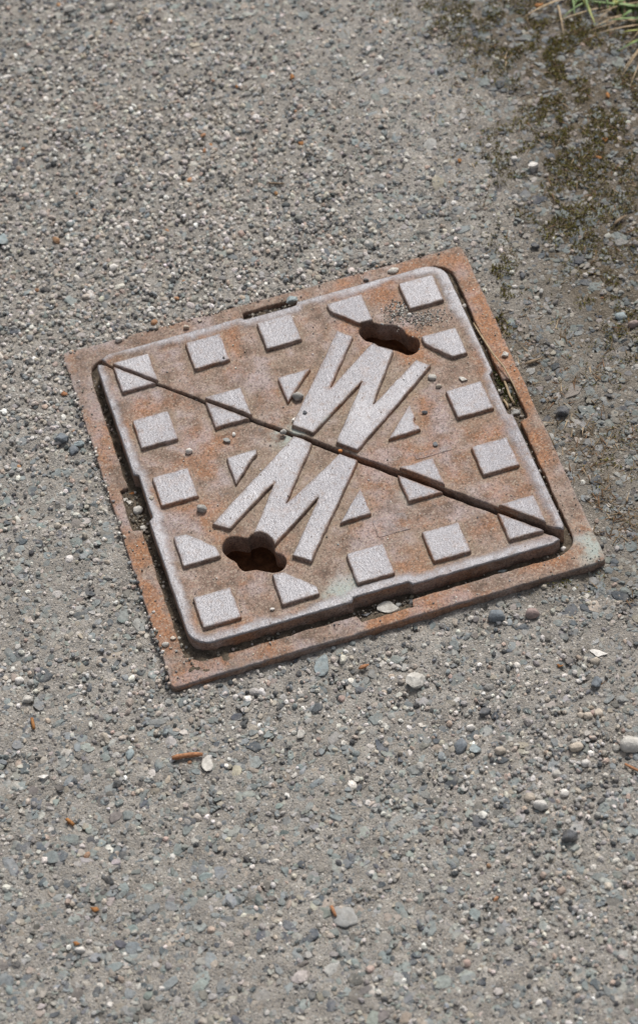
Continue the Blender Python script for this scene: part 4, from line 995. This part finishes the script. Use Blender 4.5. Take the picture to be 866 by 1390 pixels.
# ------------------------------------------------------------------ grass tuft at the edge of the path
tuft_at = surf(905, 10, 'g')
tuft = empty('grass_tuft', tuple(tuft_at)); tag(tuft, 'tuft of green and straw coloured grass at the mossy edge', 'grass')
def blade(p0, p1, h, wd, mat, droop=0.0):
    A = surf(*p0, 'g') - tuft_at; B = surf(*p1, 'g') - tuft_at; n = 9; V = []; Fc = []
    A = np.array(A); B = np.array(B); B[2] += 0.002
    dirv = B - A; dirv[2] = 0; L = np.linalg.norm(dirv) + 1e-6; sd = np.array([-dirv[1], dirv[0], 0]) / L
    for i, t in enumerate(np.linspace(0, 1, n)):
        c = A + (B - A) * t; c[2] += h * 4 * t * (1 - t) * (1 + 0.5 * (1 - t)) + 0.0008; wv = wd * (1 - t ** 2.5) * (0.55 + 0.45 * min(1, t * 5)) * 0.5 + 0.00012
        V += [c - sd * wv + [0, 0, wv * .5], c - [0, 0, 0.00015], c + sd * wv + [0, 0, wv * .5], c - [0, 0, 0.00045]]
    for i in range(n - 1):
        a = i * 4
        for j, k in ((0, 1), (1, 2), (2, 3), (3, 0)): Fc += [(a + j, a + k, a + k + 4), (a + j, a + k + 4, a + j + 4)]
    mesh_from('blade', V, Fc, mat, tuft)
GB = [((905, 30), (798, 3), .003, .0036), ((915, 26), (803, 6), .004, .0032), ((900, 20), (822, 14), .004, .0036), ((783, -14), (808, 36), .003, .0030), ((790, -12), (800, 24), .004, .0020), ((776, -12), (780, 24), .003, .0022),
      ((910, 48), (836, 73), .004, .0024), ((915, 52), (843, 46), .004, .0028), ((800, 2), (764, 26), .002, .0014), ((905, 2), (840, 4), .005, .0036), ((900, -4), (792, 2), .004, .0030),
      ((915, 60), (850, 62), .005, .0022), ((905, 36), (826, 30), .004, .0026), ((870, 0), (826, 14), .004, .0028), ((900, 14), (842, 20), .006, .0034), ((845, -10), (838, 22), .004, .0028), ((820, -10), (826, 18), .004, .0024)]
for k, (p0, p1, h, wd) in enumerate(GB): blade(p0, p1, h, wd, M_blade2 if k % 4 == 3 else M_blade)
DB = [((768, -2), (709, 27), .002, .0018), ((757, 6), (765, 48), .002, .0014), ((910, 29), (812, 34), .002, .0014), ((912, 34), (812, 47), .003, .0016), ((890, 44), (844, 106), .003, .0015), ((885, 49), (846, 97), .002, .0011), ((830, 9), (755, 32), .002, .0010), ((880, 24), (800, 44), .002, .0009), ((870, 34), (820, 27), .003, .0010), ((875, 74), (855, 120), .002, .0009), ((900, 4), (805, 22), .004, .0012), ((850, 20), (806, 40), .002, .0009), ((840, 8), (812, 30), .002, .0010)]
for p0, p1, h, wd in DB: blade(p0, p1, h, wd, M_straw)
rg = random.Random(11)
for k in range(34):
    u0 = rg.uniform(790, 900); v0 = rg.uniform(-18, 8) if u0 < 866 else rg.uniform(-10, 60); a = rg.uniform(0.5, 2.9); L = rg.uniform(14, 46)
    blade((u0, v0), (u0 + math.cos(a) * L - 10, v0 + abs(math.sin(a)) * L * .55), rg.uniform(.002, .007), rg.uniform(.0014, .0032), rg.choice([M_blade, M_blade, M_blade2, M_straw]))
rr = random.Random(5)
for k in range(90):
    u0 = rr.uniform(850, 960); v0 = rr.uniform(-60, 60); a = rr.uniform(0, 2 * PI); L = rr.uniform(30, 110)
    u1, v1 = u0 + math.cos(a) * L, v0 + math.sin(a) * L * .8
    if u1 < 838 and v1 > 0: continue
    if u1 < 866 and v1 > 60: continue
    blade((u0, v0), (u1, v1), rr.uniform(.008, .03), rr.uniform(.0012, .0034), rr.choice([M_blade, M_blade, M_blade2, M_straw, M_straw]))
